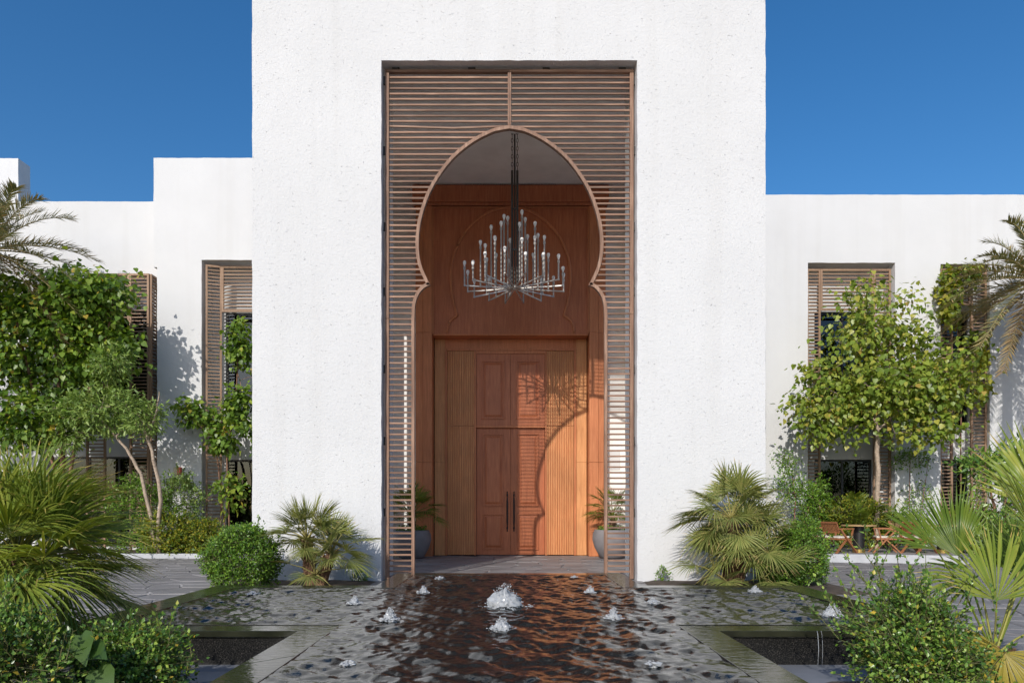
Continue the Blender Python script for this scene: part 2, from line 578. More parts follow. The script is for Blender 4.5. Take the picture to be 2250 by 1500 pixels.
UNIT = MB().box(-0.5, 0.5, -0.5, 0.5, -0.5, 0.5).mesh('slat_beam', bevel=0.06)
UNIT.materials.append(M['screen'])
UNIT2 = UNIT.copy(); UNIT2.materials.clear(); UNIT2.materials.append(M['wscreen'])


def slat(parent, p0, p1, h, d, me):
    """one slat from p0 to p1 (world), h high and d deep"""
    p0 = Vector(p0); p1 = Vector(p1); dv = p1 - p0
    o = bpy.data.objects.new('slat', me); COL.objects.link(o)
    o.parent = parent
    o.location = (p0 + p1) / 2 - WL.get(parent.name, Vector())
    root = parent
    o.scale = (dv.length, d, h)
    o.rotation_euler = (rng.uniform(-.03, .03), -math.atan2(dv.z, math.hypot(dv.x, dv.y)), math.atan2(dv.y, dv.x))
    return o


# --- the tower with its porch
tower = thing('entrance_tower', 'tall white rough stucco entrance tower with rectangular portal opening', 'building', (0, D1, 0))
ZS = 10.0
b = MB(); b.prism(rough_line(wall_outline(-4.934, 4.934, 13.4, [(-2.45, 2.467, ZS)])), D1, 14.95, 'y')
b.build('front_wall', M['stucco'], tower)
b = MB(); b.prism([(14.951, -0.02), (15.0, -0.02), (15.0, 10.2), (17.6, 10.2), (17.6, -0.02), (18.70, -0.02), (18.70, 7.95), (19.75, 7.95), (19.75, -0.02), (21.6, -0.02), (21.6, 13.0), (14.951, 13.0)], -3.9, -3.6, 'x')  # unseen openings: wide one added for fill light, slit shaped for the sun streak
b.build('porch_wall', M['ceil'], tower)
b = MB(); b.prism([(14.951, -0.02), (15.0, -0.02), (15.0, 10.2), (20.3, 10.2), (20.3, -0.02), (21.6, -0.02), (21.6, 13.0), (14.951, 13.0)], 3.6, 3.9, 'x'); b.build('porch_wall', M['ceil'], tower)  # unseen wide opening added to let more light into the porch
b = MB().box(-3.599, 3.599, 21.06, 21.6, 6.6, 12.9)
b.box(-3.599, -2.5, 21.06, 21.6, -0.02, 6.599).box(2.6, 3.599, 21.06, 21.6, -0.02, 6.599)
b.build('porch_back_wall', M['ceil'], tower)
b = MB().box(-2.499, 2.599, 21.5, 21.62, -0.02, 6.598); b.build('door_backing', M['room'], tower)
b = MB().box(-3.598, 3.598, 14.952, 21.059, 10.80, 12.9); b.build('porch_ceiling', M['ceil'], tower)
# faint access hatch on the sunlit porch wall
b = MB().box(3.02, 3.32, 21.035, 21.058, 2.55, 3.1); b.build('wall_hatch', M['stucco2'], tower, bevel=0.004)

# --- wooden portal
portal = thing('wooden_portal', 'tall carved teak portal with fluted panels and double doors', 'door', (0.05, 20.5, 0))
PC = 0.053
YF = 20.5
S2 = F / YF
W = M['portal']
def pz(py, d=YF): return H - (py - CY) * d / F
zt = 10.76
# upper panel zone
b = MB().box(PC - 2.85, PC + 2.85, YF - 0.07, 21.055, pz(445), zt); b.build('cornice', M['portal_red'], portal, bevel=0.012)
b = MB().box(PC - 2.80, PC + 2.80, YF - 0.03, YF + 0.02, pz(452), pz(445) - 0.002); b.build('cornice_moulding', M['portal_red'], portal, bevel=0.008)
for s in (-1, 1):
    xs = [2.285, 2.55, 2.765]
    for i in range(2):
        zz = [0.0, pz(1015), pz(730), pz(452) - 0.003]
        for k in range(3):
            a, c = PC + s * xs[i], PC + s * xs[i + 1]
            a, c = min(a, c) + 0.003, max(a, c) - 0.003
            b = MB().box(a, c, YF + 0.012 * i, 21.05, zz[k] + 0.003, zz[k + 1] - 0.003)
            b.build('jamb_board', W, portal, bevel=0.004)
b = MB().box(PC - 2.281, PC + 2.281, YF + 0.05, 21.05, pz(733), pz(452) - 0.004); b.build('arch_panel', M['portal_red'], portal, bevel=0.004)
# frame round the arch panel
b = MB()
for s in (-1, 1): b.box(PC + s * 2.26 - 0.02, PC + s * 2.26 + 0.02, YF + 0.015, YF + 0.049, pz(733) + 0.02, pz(452) - 0.02)
b.box(PC - 2.239, PC + 2.239, YF + 0.015, YF + 0.049, pz(452) - 0.055, pz(452) - 0.02)
b.build('panel_moulding', W, portal)
# engraved ogee arch line
arch_px = [(1122, 453), (1165, 463), (1200, 486), (1228, 518), (1246, 556), (1253, 590), (1253, 625), (1248, 660), (1239, 693), (1249, 699), (1258, 710), (1262, 730)]
def smooth_path(pts, n=5):
    out = []
    for i in range(len(pts) - 1):
        p0 = pts[max(i - 1, 0)]; p1 = pts[i]; p2 = pts[i + 1]; p3 = pts[min(i + 2, len(pts) - 1)]
        for k in range(n):
            t = k / n
            out.append(tuple(0.5 * (2 * p1[j] + (p2[j] - p0[j]) * t + (2 * p0[j] - 5 * p1[j] + 4 * p2[j] - p3[j]) * t * t + (3 * p1[j] - p0[j] - 3 * p2[j] + p3[j]) * t ** 3) for j in range(len(p1))))
    out.append(pts[-1])
    return out
for s in (-1, 1):
    up = smooth_path(arch_px[:9]); lo = smooth_path(arch_px[8:])
    pts = [(PC + s * (p[0] - 1122) / S2, YF + 0.036, pz(p[1])) for p in up + lo[1:]]
    b = MB().tube(pts, 0.042, 6); b.build('arch_moulding', W, portal, smooth=True)
# recess lining
ZR = pz(733)
b = MB().box(PC - 2.262, PC + 2.262, YF + 0.03, 21.1, ZR - 0.035, ZR - 0.003); b.build('lintel_board', W, portal, bevel=0.003)
zin = 1.4 + (CY - 768) / 73.8
b = MB().box(PC - 2.262, PC + 2.262, 21.0, 21.1, zin + 0.03, ZR - 0.037); b.build('head_board', W, portal, bevel=0.004)
for s in (-1, 1):
    for z0, z1 in ((0.0, pz(1015, 21)), (pz(1015, 21), ZR - 0.038)):
        a, c = sorted((PC + s * 1.952, PC + s * 2.262))
        MB().box(a, c, 21.0 - 0.004, 21.1, z0 + 0.002, min(z1, zin + 0.028 if False else z1) - 0.002).build('jamb_lining', M['portal_pale'], portal, bevel=0.004)
    a, c = sorted((PC + s * 1.885, PC + s * 1.950))
    MB().box(a, c, 20.955, 21.1, 0.0, zin + 0.027).build('inner_frame', W, portal, bevel=0.008)
MB().box(PC - 1.8845, PC + 1.8845, 20.955, 21.1, zin - 0.035, zin + 0.027).build('inner_frame', W, portal, bevel=0.008)
# fluted side panels
for s in (-1, 1):
    x0 = 1.085; x1 = 1.883; n = 15
    for (z0, z1) in ((0.015, pz(935, 21) - 0.004), (pz(935, 21) + 0.004, zin - 0.037)):
        a, c = sorted((PC + s * x0, PC + s * x1))
        o = MB().box(a, c, 21.03, 21.1, z0, z1).build('fluted_panel', M['portal'], portal)
        fl = MB(); w = (c - a) / n
        for i in range(n):
            q = [(a + w * i + w * (0.5 + 0.31 * c_), 21.031 - 0.042 * s_) for c_, s_ in ((1, 0), (1, .75), (.6, 1), (-.6, 1), (-1, .75), (-1, 0))]
            fl.prism(q[::-1], z0 + 0.003, z1 - 0.003, 'z')
        fl.build('flute', M['portal_pale'], o)
    a, c = sorted((PC + s * 1.028, PC + s * 1.083))
    MB().box(a, c, 20.97, 21.1, 0.0, zin - 0.037).build('door_post', W, portal, bevel=0.008)
zup = pz(777, 21); zmid = pz(937, 21)
MB().box(PC - 1.026, PC + 1.026, 20.975, 21.1, zup, zin - 0.037).build('transom', W, portal, bevel=0.006)
MB().box(PC - 1.026, PC + 1.026, 20.99, 21.12, zmid - 0.03, zmid + 0.03).build('transom', W, portal, bevel=0.006)


def leaf_door(name, x0, x1, z0, z1, y, panels, hx=None):
    d = MB().box(x0 + 0.003, x1 - 0.003, y, y + 0.07, z0, z1).build(name, M['portal_red'], portal, bevel=0.004)
    for (a, c, e, f) in panels:
        fr = MB()
        t = 0.045
        fr.box(a, c, y - 0.034, y - 0.001, e, e + t).box(a, c, y - 0.034, y - 0.001, f - t, f)
        fr.box(a, a + t, y - 0.034, y - 0.001, e + t, f - t).box(c - t, c, y - 0.034, y - 0.001, e + t, f - t)
        fr.build('panel_frame', M['portal_red'], d, bevel=0.006)
        b = MB(); i0 = 0.075; i1 = 0.13
        b.v = [(a + i0, y - 0.001, e + i0), (c - i0, y - 0.001, e + i0), (c - i0, y - 0.001, f - i0), (a + i0, y - 0.001, f - i0),
               (a + i1, y - 0.024, e + i1), (c - i1, y - 0.024, e + i1), (c - i1, y - 0.024, f - i1), (a + i1, y - 0.024, f - i1)]
        b.f = [(0, 1, 5, 4), (1, 2, 6, 5), (2, 3, 7, 6), (3, 0, 4, 7), (4, 5, 6, 7)]
        b.build('raised_panel', M['portal_red'], d)
    if hx is not None:
        z0h, z1h = 0.70, 1.91
        prof = [(0.004, 0), (0.022, 0.03), (0.010, 0.06), (0.026, 0.10), (0.026, 0.13), (0.013, 0.16), (0.020, 0.22), (0.026, 0.30), (0.026, 0.9), (0.020, 0.99), (0.013, 1.05), (0.026, 1.08), (0.026, 1.11), (0.010, 1.15), (0.022, 1.18), (0.004, 1.21)]
        hb = MB().lathe(prof, (hx, y - 0.075, z0h), 12)
        for zz in (0.86, 1.76): hb.box(hx - 0.012, hx + 0.012, y - 0.06, y - 0.0015, zz - 0.015, zz + 0.015)
        hb.build('handle', M['black'], d)


for s in (-1, 1):
    a, c = sorted((PC, PC + s * 1.024))
    p0, p1 = sorted((PC + s * 0.17, PC + s * 0.87))
    leaf_door('transom_panel', a, c, zmid + 0.032, zup - 0.002, 21.0, [(p0, p1, pz(921, 21), pz(792, 21))])
    p0, p1 = sorted((PC + s * 0.20, PC + s * 0.84))
    leaf_door('door_leaf', a, c, 0.012, zmid - 0.032, 21.10, [(p0, p1, pz(1112, 21.1), pz(952, 21.1)), (p0, p1, 0.16, pz(1128, 21.1))], PC + s * 0.10)
# bird spikes on the cornice
b = MB()
for i in range(64):
    x = PC - 1.3 + 2.6 * i / 63 + rng.uniform(-.01, .01)
    b.tube([(x, YF - 0.03, zt), (x + rng.uniform(-.03, .03), YF - 0.05 + rng.uniform(-.05, .02), zt + 0.0001 + 0.09 + rng.random() * 0.05)], 0.003, 3)
b.box(PC - 1.32, PC + 1.32, YF - 0.05, YF - 0.02, zt + 0.001, zt + 0.006)
tag(b.build('bird_spikes', M['bracket']), 'row of thin bird spikes on the wooden cornice', 'bird spikes')

# --- the great arched screen
screen = thing('arched_screen', 'weathered wooden slatted screen with pointed horseshoe arch cut out', 'screen', (0, DS, 0))
SS = F / DS
def sx(px): return (px - 1120) / SS + 0.012
def sz(py): return H - (py - CY) * DS / F
xl, xr = sx(847), sx(1393)
zt_s, zb_s = sz(153), 0.02
half = [(1120, 283), (1140, 286.5), (1160, 292), (1200, 313), (1240, 345), (1270, 382), (1295, 425), (1312, 475), (1319, 520), (1318, 560), (1310, 592), (1294, 626)]
lower = [(1294, 626), (1308, 633), (1320, 648), (1327, 670), (1328.5, 700)]
HU = smooth_path(half, 6); HLo = smooth_path(lower, 6)
OUT = [((p[0] - 1120) / SS, sz(p[1])) for p in HU + HLo[1:]]         # half width and height of the opening
YB0, YB1 = DS, DS + 0.075
def band(pts, w):
    """ribbon of width w on the outer side of the opening outline"""
    res = []
    for i, p in enumerate(pts):
        a = pts[max(i - 1, 0)]; c = pts[min(i + 1, len(pts) - 1)]
        dx, dz = c[0] - a[0], c[1] - a[1]; L = math.hypot(dx, dz)
        res.append((p[0] - dz / L * w, p[1] + dx / L * w))
    return res
iup = len(HU)
for s in (-1, 1):
    for part_pts in (OUT[:iup], OUT[iup - 1:]):
        ob = band(part_pts, 0.062)
        if part_pts[0][0] == 0: ob[-1] = (part_pts[-1][0] + 0.092, part_pts[-1][1] - 0.004)
        else: ob[0] = (part_pts[0][0] + 0.092, part_pts[0][1] - 0.004)
        if part_pts[0][0] == 0: ob[0] = (0.0, part_pts[0][1] + 0.068)
        b = MB()
        n = len(part_pts)
        for i in range(n):
            for (q, y) in ((part_pts[i], YB0 - 0.012), (ob[i], YB0 - 0.012), (ob[i], YB1 + 0.01), (part_pts[i], YB1 + 0.01)):
                b.v.append((s * q[0] + 0.012, y, q[1]))
        for i in range(n - 1):
            for k in range(4):
                k2 = (k + 1) % 4
                q = (4 * i + k, 4 * i + k2, 4 * (i + 1) + k2, 4 * (i + 1) + k)
                b.f.append(q if s > 0 else q[::-1])
        b.f.append((0, 1, 2, 3)); e = 4 * (n - 1); b.f.append((e + 3, e + 2, e + 1, e))
        b.build('arch_frame', M['screenv'], screen)
    # inner stile below the arch
    xi = OUT[-1][0]
    a, c = sorted((s * xi + 0.012, s * (xi + 0.062) + 0.012))
    MB().box(a, c, YB0 - 0.012, YB1 + 0.01, zb_s, OUT[-1][1] - 0.001).build('stile', M['screenv'], screen, bevel=0.004)
    a, c = (xl, xl + 0.075) if s < 0 else (xr - 0.075, xr)
    cuts = [zb_s, sz(700) if s < 0 else sz(690), zt_s - 0.052]
    for k in range(2):
        MB().box(a, c, YB0 - 0.006, YB1 + 0.006, cuts[k] + 0.002, cuts[k + 1] - 0.002).build('stile', M['screenv'], screen, bevel=0.004)
    a, c = (xl, 0.011) if s < 0 else (0.013, xr)
    MB().box(a, c, YB0 - 0.009, YB1 + 0.006, zt_s - 0.05, zt_s).build('top_rail', M['screen'], screen, bevel=0.004)
    a, c = (0.012 - 0.034, 0.011) if s < 0 else (0.013, 0.012 + 0.034)
    MB().box(a, c, YB0 - 0.006, YB1 + 0.004, OUT[0][1] + 0.07, zt_s - 0.052).build('mullion', M['screenv'], screen, bevel=0.003)
    # hinge brackets between screen and reveal
    for py in (176, 330, 497, 640, 810, 968, 1125):
        xx = (xl - 0.06, xl - 0.002) if s < 0 else (xr + 0.002, xr + 0.06)
        MB().box(xx[0], xx[1], DS + 0.01, DS + 0.05, sz(py + 9), sz(py - 9)).build('bracket', M['bracket'], screen)
for px in (870, 1037, 1201, 1368):
    MB().box(sx(px - 8), sx(px + 8), DS + 0.01, DS + 0.05, zt_s + 0.001, zt_s + 0.045).build('bracket', M['bracket'], screen)

def arch_x(z):
    """half width of the opening (outer side of band) at height z; None above the apex"""
    best = None
    for i in range(len(OUT) - 1):
        a, c = OUT[i], OUT[i + 1]
        if (a[1] - z) * (c[1] - z) <= 0 and a[1] != c[1]:
            t = (a[1] - z) / (a[1] - c[1]); x = a[0] + (c[0] - a[0]) * t
            best = x if best is None else max(best, x)
    if best is None: return OUT[-1][0] if z < OUT[-1][1] else None
    return best
z = zt_s - 0.135; k = 0
while z > zb_s + 0.05:
    ax = arch_x(z)
    for s in (-1, 1):
        outer = xl + 0.074 if s < 0 else xr - 0.074
        if ax is None: inner = 0.012 + s * 0.033
        else: inner = 0.012 + s * (ax + (0.055 if z < OUT[-1][1] else 0.025))
        if z > OUT[0][1] and ax is None and z < OUT[0][1] + 0.07: inner = 0.012 + s * 0.05
        j = rng.uniform(-.004, .004)
        e = rng.uniform(-.003, .003)
        if s < 0 and k == 9:                               # the one sagging slat
            L = inner - outer
            slat(screen, (outer, DS + 0.035, z + .012), (outer + L * .55, DS + 0.035, z - .026), 0.034, 0.030, UNIT)
            slat(screen, (outer + L * .55, DS + 0.035, z - .026), (inner, DS + 0.035, z + .012), 0.034, 0.030, UNIT)
        else:
            slat(screen, (outer, DS + 0.035, z + j), (inner, DS + 0.035, z + j + e), 0.034, 0.030, UNIT)
    z -= 0.1072; k += 1

# --- chandelier
CD = 17.75
ch = P(1131, 634, CD)
chan = thing('chandelier', 'large bronze chandelier of radiating arms and upright candle pipes', 'chandelier', ch)
MB().lathe([(0.03, -0.05), (0.075, -0.035), (0.075, 0.05), (0.04, 0.08)], ch, 14).build('hub', M['metal'], chan)
zc = 10.80
# ceiling pole, two pipes and chains
MB().tube([ch + Vector((0, 0, 0.08)), Vector((ch.x, CD, zc - 0.01))], 0.022, 8).build('suspension_pole', M['rod'], chan)
for dx in (-0.065, 0.065):
    top = ch.z + 2.95
    MB().tube([(ch.x + dx, CD - 0.03, ch.z + 0.05), (ch.x + dx, CD - 0.03, top)], 0.03, 8).build('suspension_pipe', M['rod'], chan)
    b = MB(); zz = top; i = 0
    while zz < zc - 0.02:
        ax = Vector((1, 0, 0)) if i % 2 else Vector((0, 1, 0))
        pts = [Vector((ch.x + dx, CD - 0.03, zz + 0.055)) + ax * (0.022 * math.cos(t)) + Vector((0, 0, 0.06 * math.sin(t))) for t in [2 * math.pi * q / 8 for q in range(9)]]
        b.tube(pts, 0.008, 4, False); zz += 0.1; i += 1
    b.build('chain', M['rod'], chan)
MB().box(ch.x - 0.09, ch.x + 0.09, CD - 0.05, CD - 0.01, ch.z + 0.95, ch.z + 0.985).box(ch.x - 0.09, ch.x + 0.09, CD - 0.05, CD - 0.01, ch.z + 1.98, ch.z + 2.01).build('brace', M['rod'], chan)
bulb_me = MB().lathe([(0.018, 0), (0.022, 0.03), (0.036, 0.065), (0.043, 0.1), (0.036, 0.132), (0.014, 0.148)], (0, 0, 0), 10).mesh('bulb', smooth=True)
bulb_me.materials.append(M['bulb'])
for k in range(16):
    a = R(11 + 22.5 * k)
    d = Vector((math.cos(a), math.sin(a), 0))
    arm_r = 1.29 if k % 2 == 0 else 1.24
    arm = MB().bar(ch + d * 0.06, ch + d * arm_r, 0.028, 0.028).build('arm', M['metal'], chan)
    pipes = [(arm_r - 0.02, 0.26 + 0.07 * (k % 3))]
    if k % 4 != 3: pipes.append((0.87, 0.74 + 0.10 * (k % 3)))
    if k % 2 == 0: pipes.append((0.60, 1.22 + 0.06 * (k % 3)))
    elif k % 4 == 1: pipes.append((0.32, 1.58 + 0.07 * (k % 3)))
    for (r, h) in pipes:
        c = ch + d * r
        pp = MB().tube([c + Vector((0, 0, -0.02)), c + Vector((0, 0, h))], 0.019, 8)
        pp.lathe([(0.031, h - 0.0), (0.031, h + 0.055), (0.02, h + 0.07)], c, 8)
        pp.build('candle_pipe', M['metal'], arm)
        o = link('bulb', bulb_me, None, arm); o.location = c + Vector((0, 0, h + 0.071)) - WL.get(arm.name, Vector())

# --- wings
DW = 22.5; SW = F / DW


def window_wall(parent, x0, x1, yb, ztop, windows, zbase=0.0, mat='stucco2'):
    """recessed back wall with glazed openings [(xa,xb,za,zb,curtain)] sharing xa,xb"""
    xa, xb = windows[0][0], windows[0][1]
    b = MB()
    if xa - x0 > 0.01: b.box(x0, xa, yb, yb + 0.25, zbase, ztop)
    if x1 - xb > 0.01: b.box(xb, x1, yb, yb + 0.25, zbase, ztop)
    z = zbase
    for (a, c, z0, z1, cur) in sorted(windows, key=lambda w: w[2]):
        if z0 - z > 0.01: b.box(xa, xb, yb, yb + 0.25, z, z0)
        z = z1
    if ztop - z > 0.01: b.box(xa, xb, yb, yb + 0.25, z, ztop)
    b.build('recess_wall', M[mat], parent)
    for (a, c, z0, z1, cur) in windows:
        f = MB(); t = 0.06
        y = yb + 0.06
        nm = max(1, round((c - a) / 1.0))
        f.box(a, c, y, y + 0.07, z0, z0 + t).box(a, c, y, y + 0.07, z1 - t, z1)
        for i in range(nm + 1):
            xx = a + (c - a - t) * i / nm
            f.box(xx, xx + t, y + 0.002, y + 0.068, z0 + t, z1 - t)
        fo = f.build('window_frame', M['frame'], parent)
        for i in range(nm):
            xx = a + (c - a - t) * i / nm
            g = MB().box(xx + t, xx + (c - a - t) / nm, y + 0.03, y + 0.04, z0 + t, z1 - t)
            g.build('pane', M['glass'], fo)
        if cur:
            g = MB(); n = 40; wv = (c - a) * cur
            for i in range(n + 1):
                xx = c - wv + wv * i / n; yy = yb + 0.3 + 0.05 * math.sin(i * 1.5)
                g.v += [(xx, yy, z0), (xx, yy, z1)]
            for i in range(n): g.f.append((2 * i, 2 * i + 2, 2 * i + 3, 2 * i + 1))
            g.build('curtain', M['curtain'], fo)
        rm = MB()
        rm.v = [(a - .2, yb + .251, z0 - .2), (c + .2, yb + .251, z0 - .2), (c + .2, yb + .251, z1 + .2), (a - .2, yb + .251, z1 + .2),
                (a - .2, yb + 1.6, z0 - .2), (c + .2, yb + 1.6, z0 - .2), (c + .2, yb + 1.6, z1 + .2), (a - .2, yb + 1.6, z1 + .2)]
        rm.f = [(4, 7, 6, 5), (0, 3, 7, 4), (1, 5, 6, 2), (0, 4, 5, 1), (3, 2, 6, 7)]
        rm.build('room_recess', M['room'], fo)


def lattice(parent, name, panels, z_top, z_bot, spacing=0.112, st=0.06):
    """panels: (p0(x,y), p1(x,y), zbottom) upright slatted panels side by side; frame is one part, slats are its pieces"""
    fr = MB()
    for (p0, p1, zb) in panels:
        p0 = Vector((*p0, 0)); p1 = Vector((*p1, 0)); d = (p1 - p0).normalized()
        for q in (p0 + d * st / 2, p1 - d * st / 2):
            fr.bar(q + Vector((0, 0, zb)), q + Vector((0, 0, z_top)), 0.07, st, (d.x, d.y, 0))
        fr.bar(p0 + d * st + Vector((0, 0, z_top - 0.03)), p1 - d * st + Vector((0, 0, z_top - 0.03)), 0.066, 0.06)
        if zb > 0.5: fr.bar(p0 + d * st + Vector((0, 0, zb + 0.03)), p1 - d * st + Vector((0, 0, zb + 0.03)), 0.066, 0.06)
    o = fr.build(name, M['wscreenv'], parent)
    for (p0, p1, zb) in panels:
        p0 = Vector((*p0, 0)); p1 = Vector((*p1, 0)); d = (p1 - p0).normalized()
        z = z_top - 0.06 - spacing * 0.9
        while z > zb + 0.08:
            j = rng.uniform(-.004, .004)
            slat(o, p0 + d * st * .98 + Vector((0, 0, z + j)), p1 - d * st * .98 + Vector((0, 0, z - j)), 0.038, 0.05, UNIT2)
            z -= spacing
    return o


# left wing: taller block beside the tower and the lower wall beyond it
lw = thing('garden_wing', 'white two-storey block with slatted window left of the entrance tower', 'building', (-8, DW, 0), 'hotel wings')
b = MB(); b.prism(rough_line([(-11.22, -0.02), (-9.80, -0.02), (-9.80, 9.31), (-6.9, 9.31), (-6.9, -0.02), (-3.92, -0.02), (-3.92, 12.56), (-11.33, 12.56), (-11.33, 9.08), (-11.22, 9.08)], 0.2, 0.006), DW, DW + 0.8, 'y')
b.build('front_wall', M['stucco2'], lw)
MB().box(-11.3, -3.92, DW + 0.801, DW + 6, 9.4, 12.5).build('roof_block', M['stucco2'], lw)
window_wall(lw, -9.9, -6.8, DW + 0.802, 9.38, [(-9.35, -6.9, 0.15, 3.0, 0.55), (-9.35, -6.9, 4.4, 7.85, 0)])
lattice(lw, 'lattice_screen', [((-9.72, DW + 0.12), (-9.26, DW + 0.27), 0.05), ((-9.255, DW + 0.27), (-6.92, DW + 0.27), 7.72)], 9.20, 0)
al = thing('alarm_box', 'small red and cream alarm box on the white wall', 'alarm box', (-10.5, DW, 2.6))
q0 = P(383, 1042, DW); q1 = P(400, 1026, DW); xm = q0.x + (q1.x - q0.x) * 0.48
MB().box(q0.x, xm - .002, DW - 0.06, DW - 0.001, q0.z, q1.z).build('cover', M['cream'], al, bevel=0.008)
MB().box(xm, q1.x, DW - 0.07, DW - 0.001, q0.z, q1.z).build('call_point', M['red'], al, bevel=0.008)

fw = thing('far_wing', 'lower white wall with projecting slatted bay, partly behind the leafy tree', 'building', (-16, 23, 0), 'hotel wings')
DL = 23.0
b = MB(); b.prism(rough_line([(-34, -0.02), (-15.2, -0.02), (-15.2, 8.6), (-11.75, 8.6), (-11.75, -0.02), (-11.0, -0.02), (-11.0, 11.39), (-34, 11.39)], 0.25, 0.006), DL, DL + 0.3, 'y')
b.build('front_wall', M['stucco2'], fw)
MB().box(-34, -11.35, DL + 0.301, DL + 8, 9.3, 11.3).build('roof_block', M['stucco2'], fw)
window_wall(fw, -15.3, -11.7, DL + 0.302, 8.7, [(-14.9, -11.9, 0.15, 3.1, 0.3), (-14.9, -11.9, 4.3, 7.9, 0)])
yb = DL - 0.5
xa, xb = (190 - CX) * yb / F, (328 - CX) * yb / F
lt = lattice(fw, 'lattice_screen', [((xb - 0.62, yb), (xb, yb), 0.05), ((xb + 0.03, yb + 0.02), (xb + 0.03, DL - 0.01), 0.05), ((xa, yb), (xa + 0.62, yb), 0.05), ((xa + .625, yb), (xb - .625, yb), 7.3)], 8.87, 0)
for i in range(5):
    yy = yb + 0.08 + 0.09 * i
    slat(lt, (xa, yy, 8.85), (xb, yy, 8.85), 0.04, 0.045, UNIT2)
st = thing('stair_tower', 'white rooftop block at the left edge above the palm', 'building', (-22, 30, 0), 'hotel wings')
b = MB(); x1 = (40 - CX) * 30 / F; b.prism(rough_line([(x1 - 6, 9.5), (x1, 9.5), (x1, H + (CY - 348) * 30 / F), (x1 - 6, H + (CY - 348) * 30 / F)], 0.2), 30, 30.75, 'y')
b.build('wall', M['stucco2'], st)
MB().box(x1 - 5.9, x1 - 0.2, 30.2, 30.6, 0, 9.501).build('lower_wall', M['stucco2'], st)

# right wing
rw = thing('terrace_wing', 'long white wing with slatted windows right of the entrance tower', 'building', (14, DW, 0), 'hotel wings')
b = MB(); b.prism(rough_line(wall_outline(3.92, 34, 11.39, [(9.54, 12.32, 9.22), (13.77, 15.34, 9.18)]), 0.2, 0.006), DW, DW + 0.7, 'y')
b.build('front_wall', M['stucco2'], rw)
MB().box(3.92, 34, DW + 0.701, DW + 8, 9.4, 11.3).build('roof_block', M['stucco2'], rw)
window_wall(rw, 9.44, 12.42, DW + 0.702, 9.3, [(10.05, 11.95, 0.25, 3.0, 0), (10.05, 11.95, 4.1, 7.85, 0.3)])
window_wall(rw, 13.67, 15.44, DW + 0.702, 9.3, [(14.0, 15.1, 0.25, 3.0, 0), (14.0, 15.1, 4.1, 7.85, 0)])
lattice(rw, 'lattice_screen', [((9.57, DW + 0.2), (10.02, DW + 0.2), 0.2), ((10.025, DW + 0.2), (11.72, DW + 0.2), 7.75), ((11.725, DW + 0.2), (12.28, DW + 0.2), 0.2)], 9.08, 0)
lattice(rw, 'lattice_screen', [((13.80, DW + 0.12), (14.22, DW + 0.12), 0.2), ((14.225, DW + 0.12), (14.80, DW + 0.12), 7.9), ((14.805, DW + 0.12), (15.31, DW + 0.12), 0.2)], 9.06, 0)
# ------------------------------------------------------------------ the pool
ZW = 0.30
SI, SO = 1.575, 1.885        # half width of the stem: inner water, outer coping
AI, AO = 3.75, 4.14          # half length of the cross arms
Y = dict(n0=3.55, n1=3.9, a0=6.30, a1=6.61, b1=9.71, b0=10.02, f1=11.6, f0=11.92)
pool = thing('fountain_pool', 'black granite cross-shaped fountain pool in front of the entrance', 'pool', (0, 8, 0))


def cross(s, a, n, a0, b0, f):
    return [(-s, n), (s, n), (s, a0), (a, a0), (a, b0), (s, b0), (s, f), (-s, f), (-s, b0), (-a, b0), (-a, a0), (-s, a0)]


outer = cross(SO, AO, Y['n0'], Y['a0'], Y['b0'], Y['f0'])
inner = cross(SI, AI, Y['n1'], Y['a1'], Y['b1'], Y['f1'])
bo = cross(SO - 0.035, AO - 0.035, Y['n0'] + .035, Y['a0'] + .035, Y['b0'] - .035, Y['f0'] - .035)
b = MB(); b.prism(bo, -0.02, 0.235, 'z'); b.build('basin_wall', M['granite'], pool)
for i in range(12):
    j = (i + 1) % 12
    q = [outer[i], outer[j], inner[j], inner[i]]
    # split long runs into coping stones
    L = math.hypot(outer[j][0] - outer[i][0], outer[j][1] - outer[i][1]); k = max(1, round(L / 1.6))
    for n_ in range(k):
        t0 = n_ / k; t1 = (n_ + 1) / k; e = 0.0015 / L
        lerp = lambda a, c, t: (a[0] + (c[0] - a[0]) * t, a[1] + (c[1] - a[1]) * t)
        qq = [lerp(outer[i], outer[j], t0 + e), lerp(outer[i], outer[j], t1 - e), lerp(inner[i], inner[j], t1 - e), lerp(inner[i], inner[j], t0 + e)]
        MB().prism(qq, 0.25, 0.306, 'z').build('coping_stone', M['coping'], pool, bevel=0.004)
b = MB(); b.prism(cross(SO - 0.07, AO - 0.07, Y['n0'] + .07, Y['a0'] + .07, Y['b0'] - .07, Y['f0'] - .07), 0.2355, 0.2495, 'z')
b.build('shadow_gap', M['kerb'], pool)  # pale strip set back under the coping, colour stands in for a lit line
# slim upstand along the inner edge of the coping
b = MB()
for i in range(12):
    j = (i + 1) % 12
    p0 = Vector((*inner[i], 0.300)); p1 = Vector((*inner[j], 0.300)); d = (p1 - p0).normalized()
    b.bar(p0 + d * .02, p1 - d * .02, 0.010, 0.022)
b.build('weir_edge', M['granite'], pool)

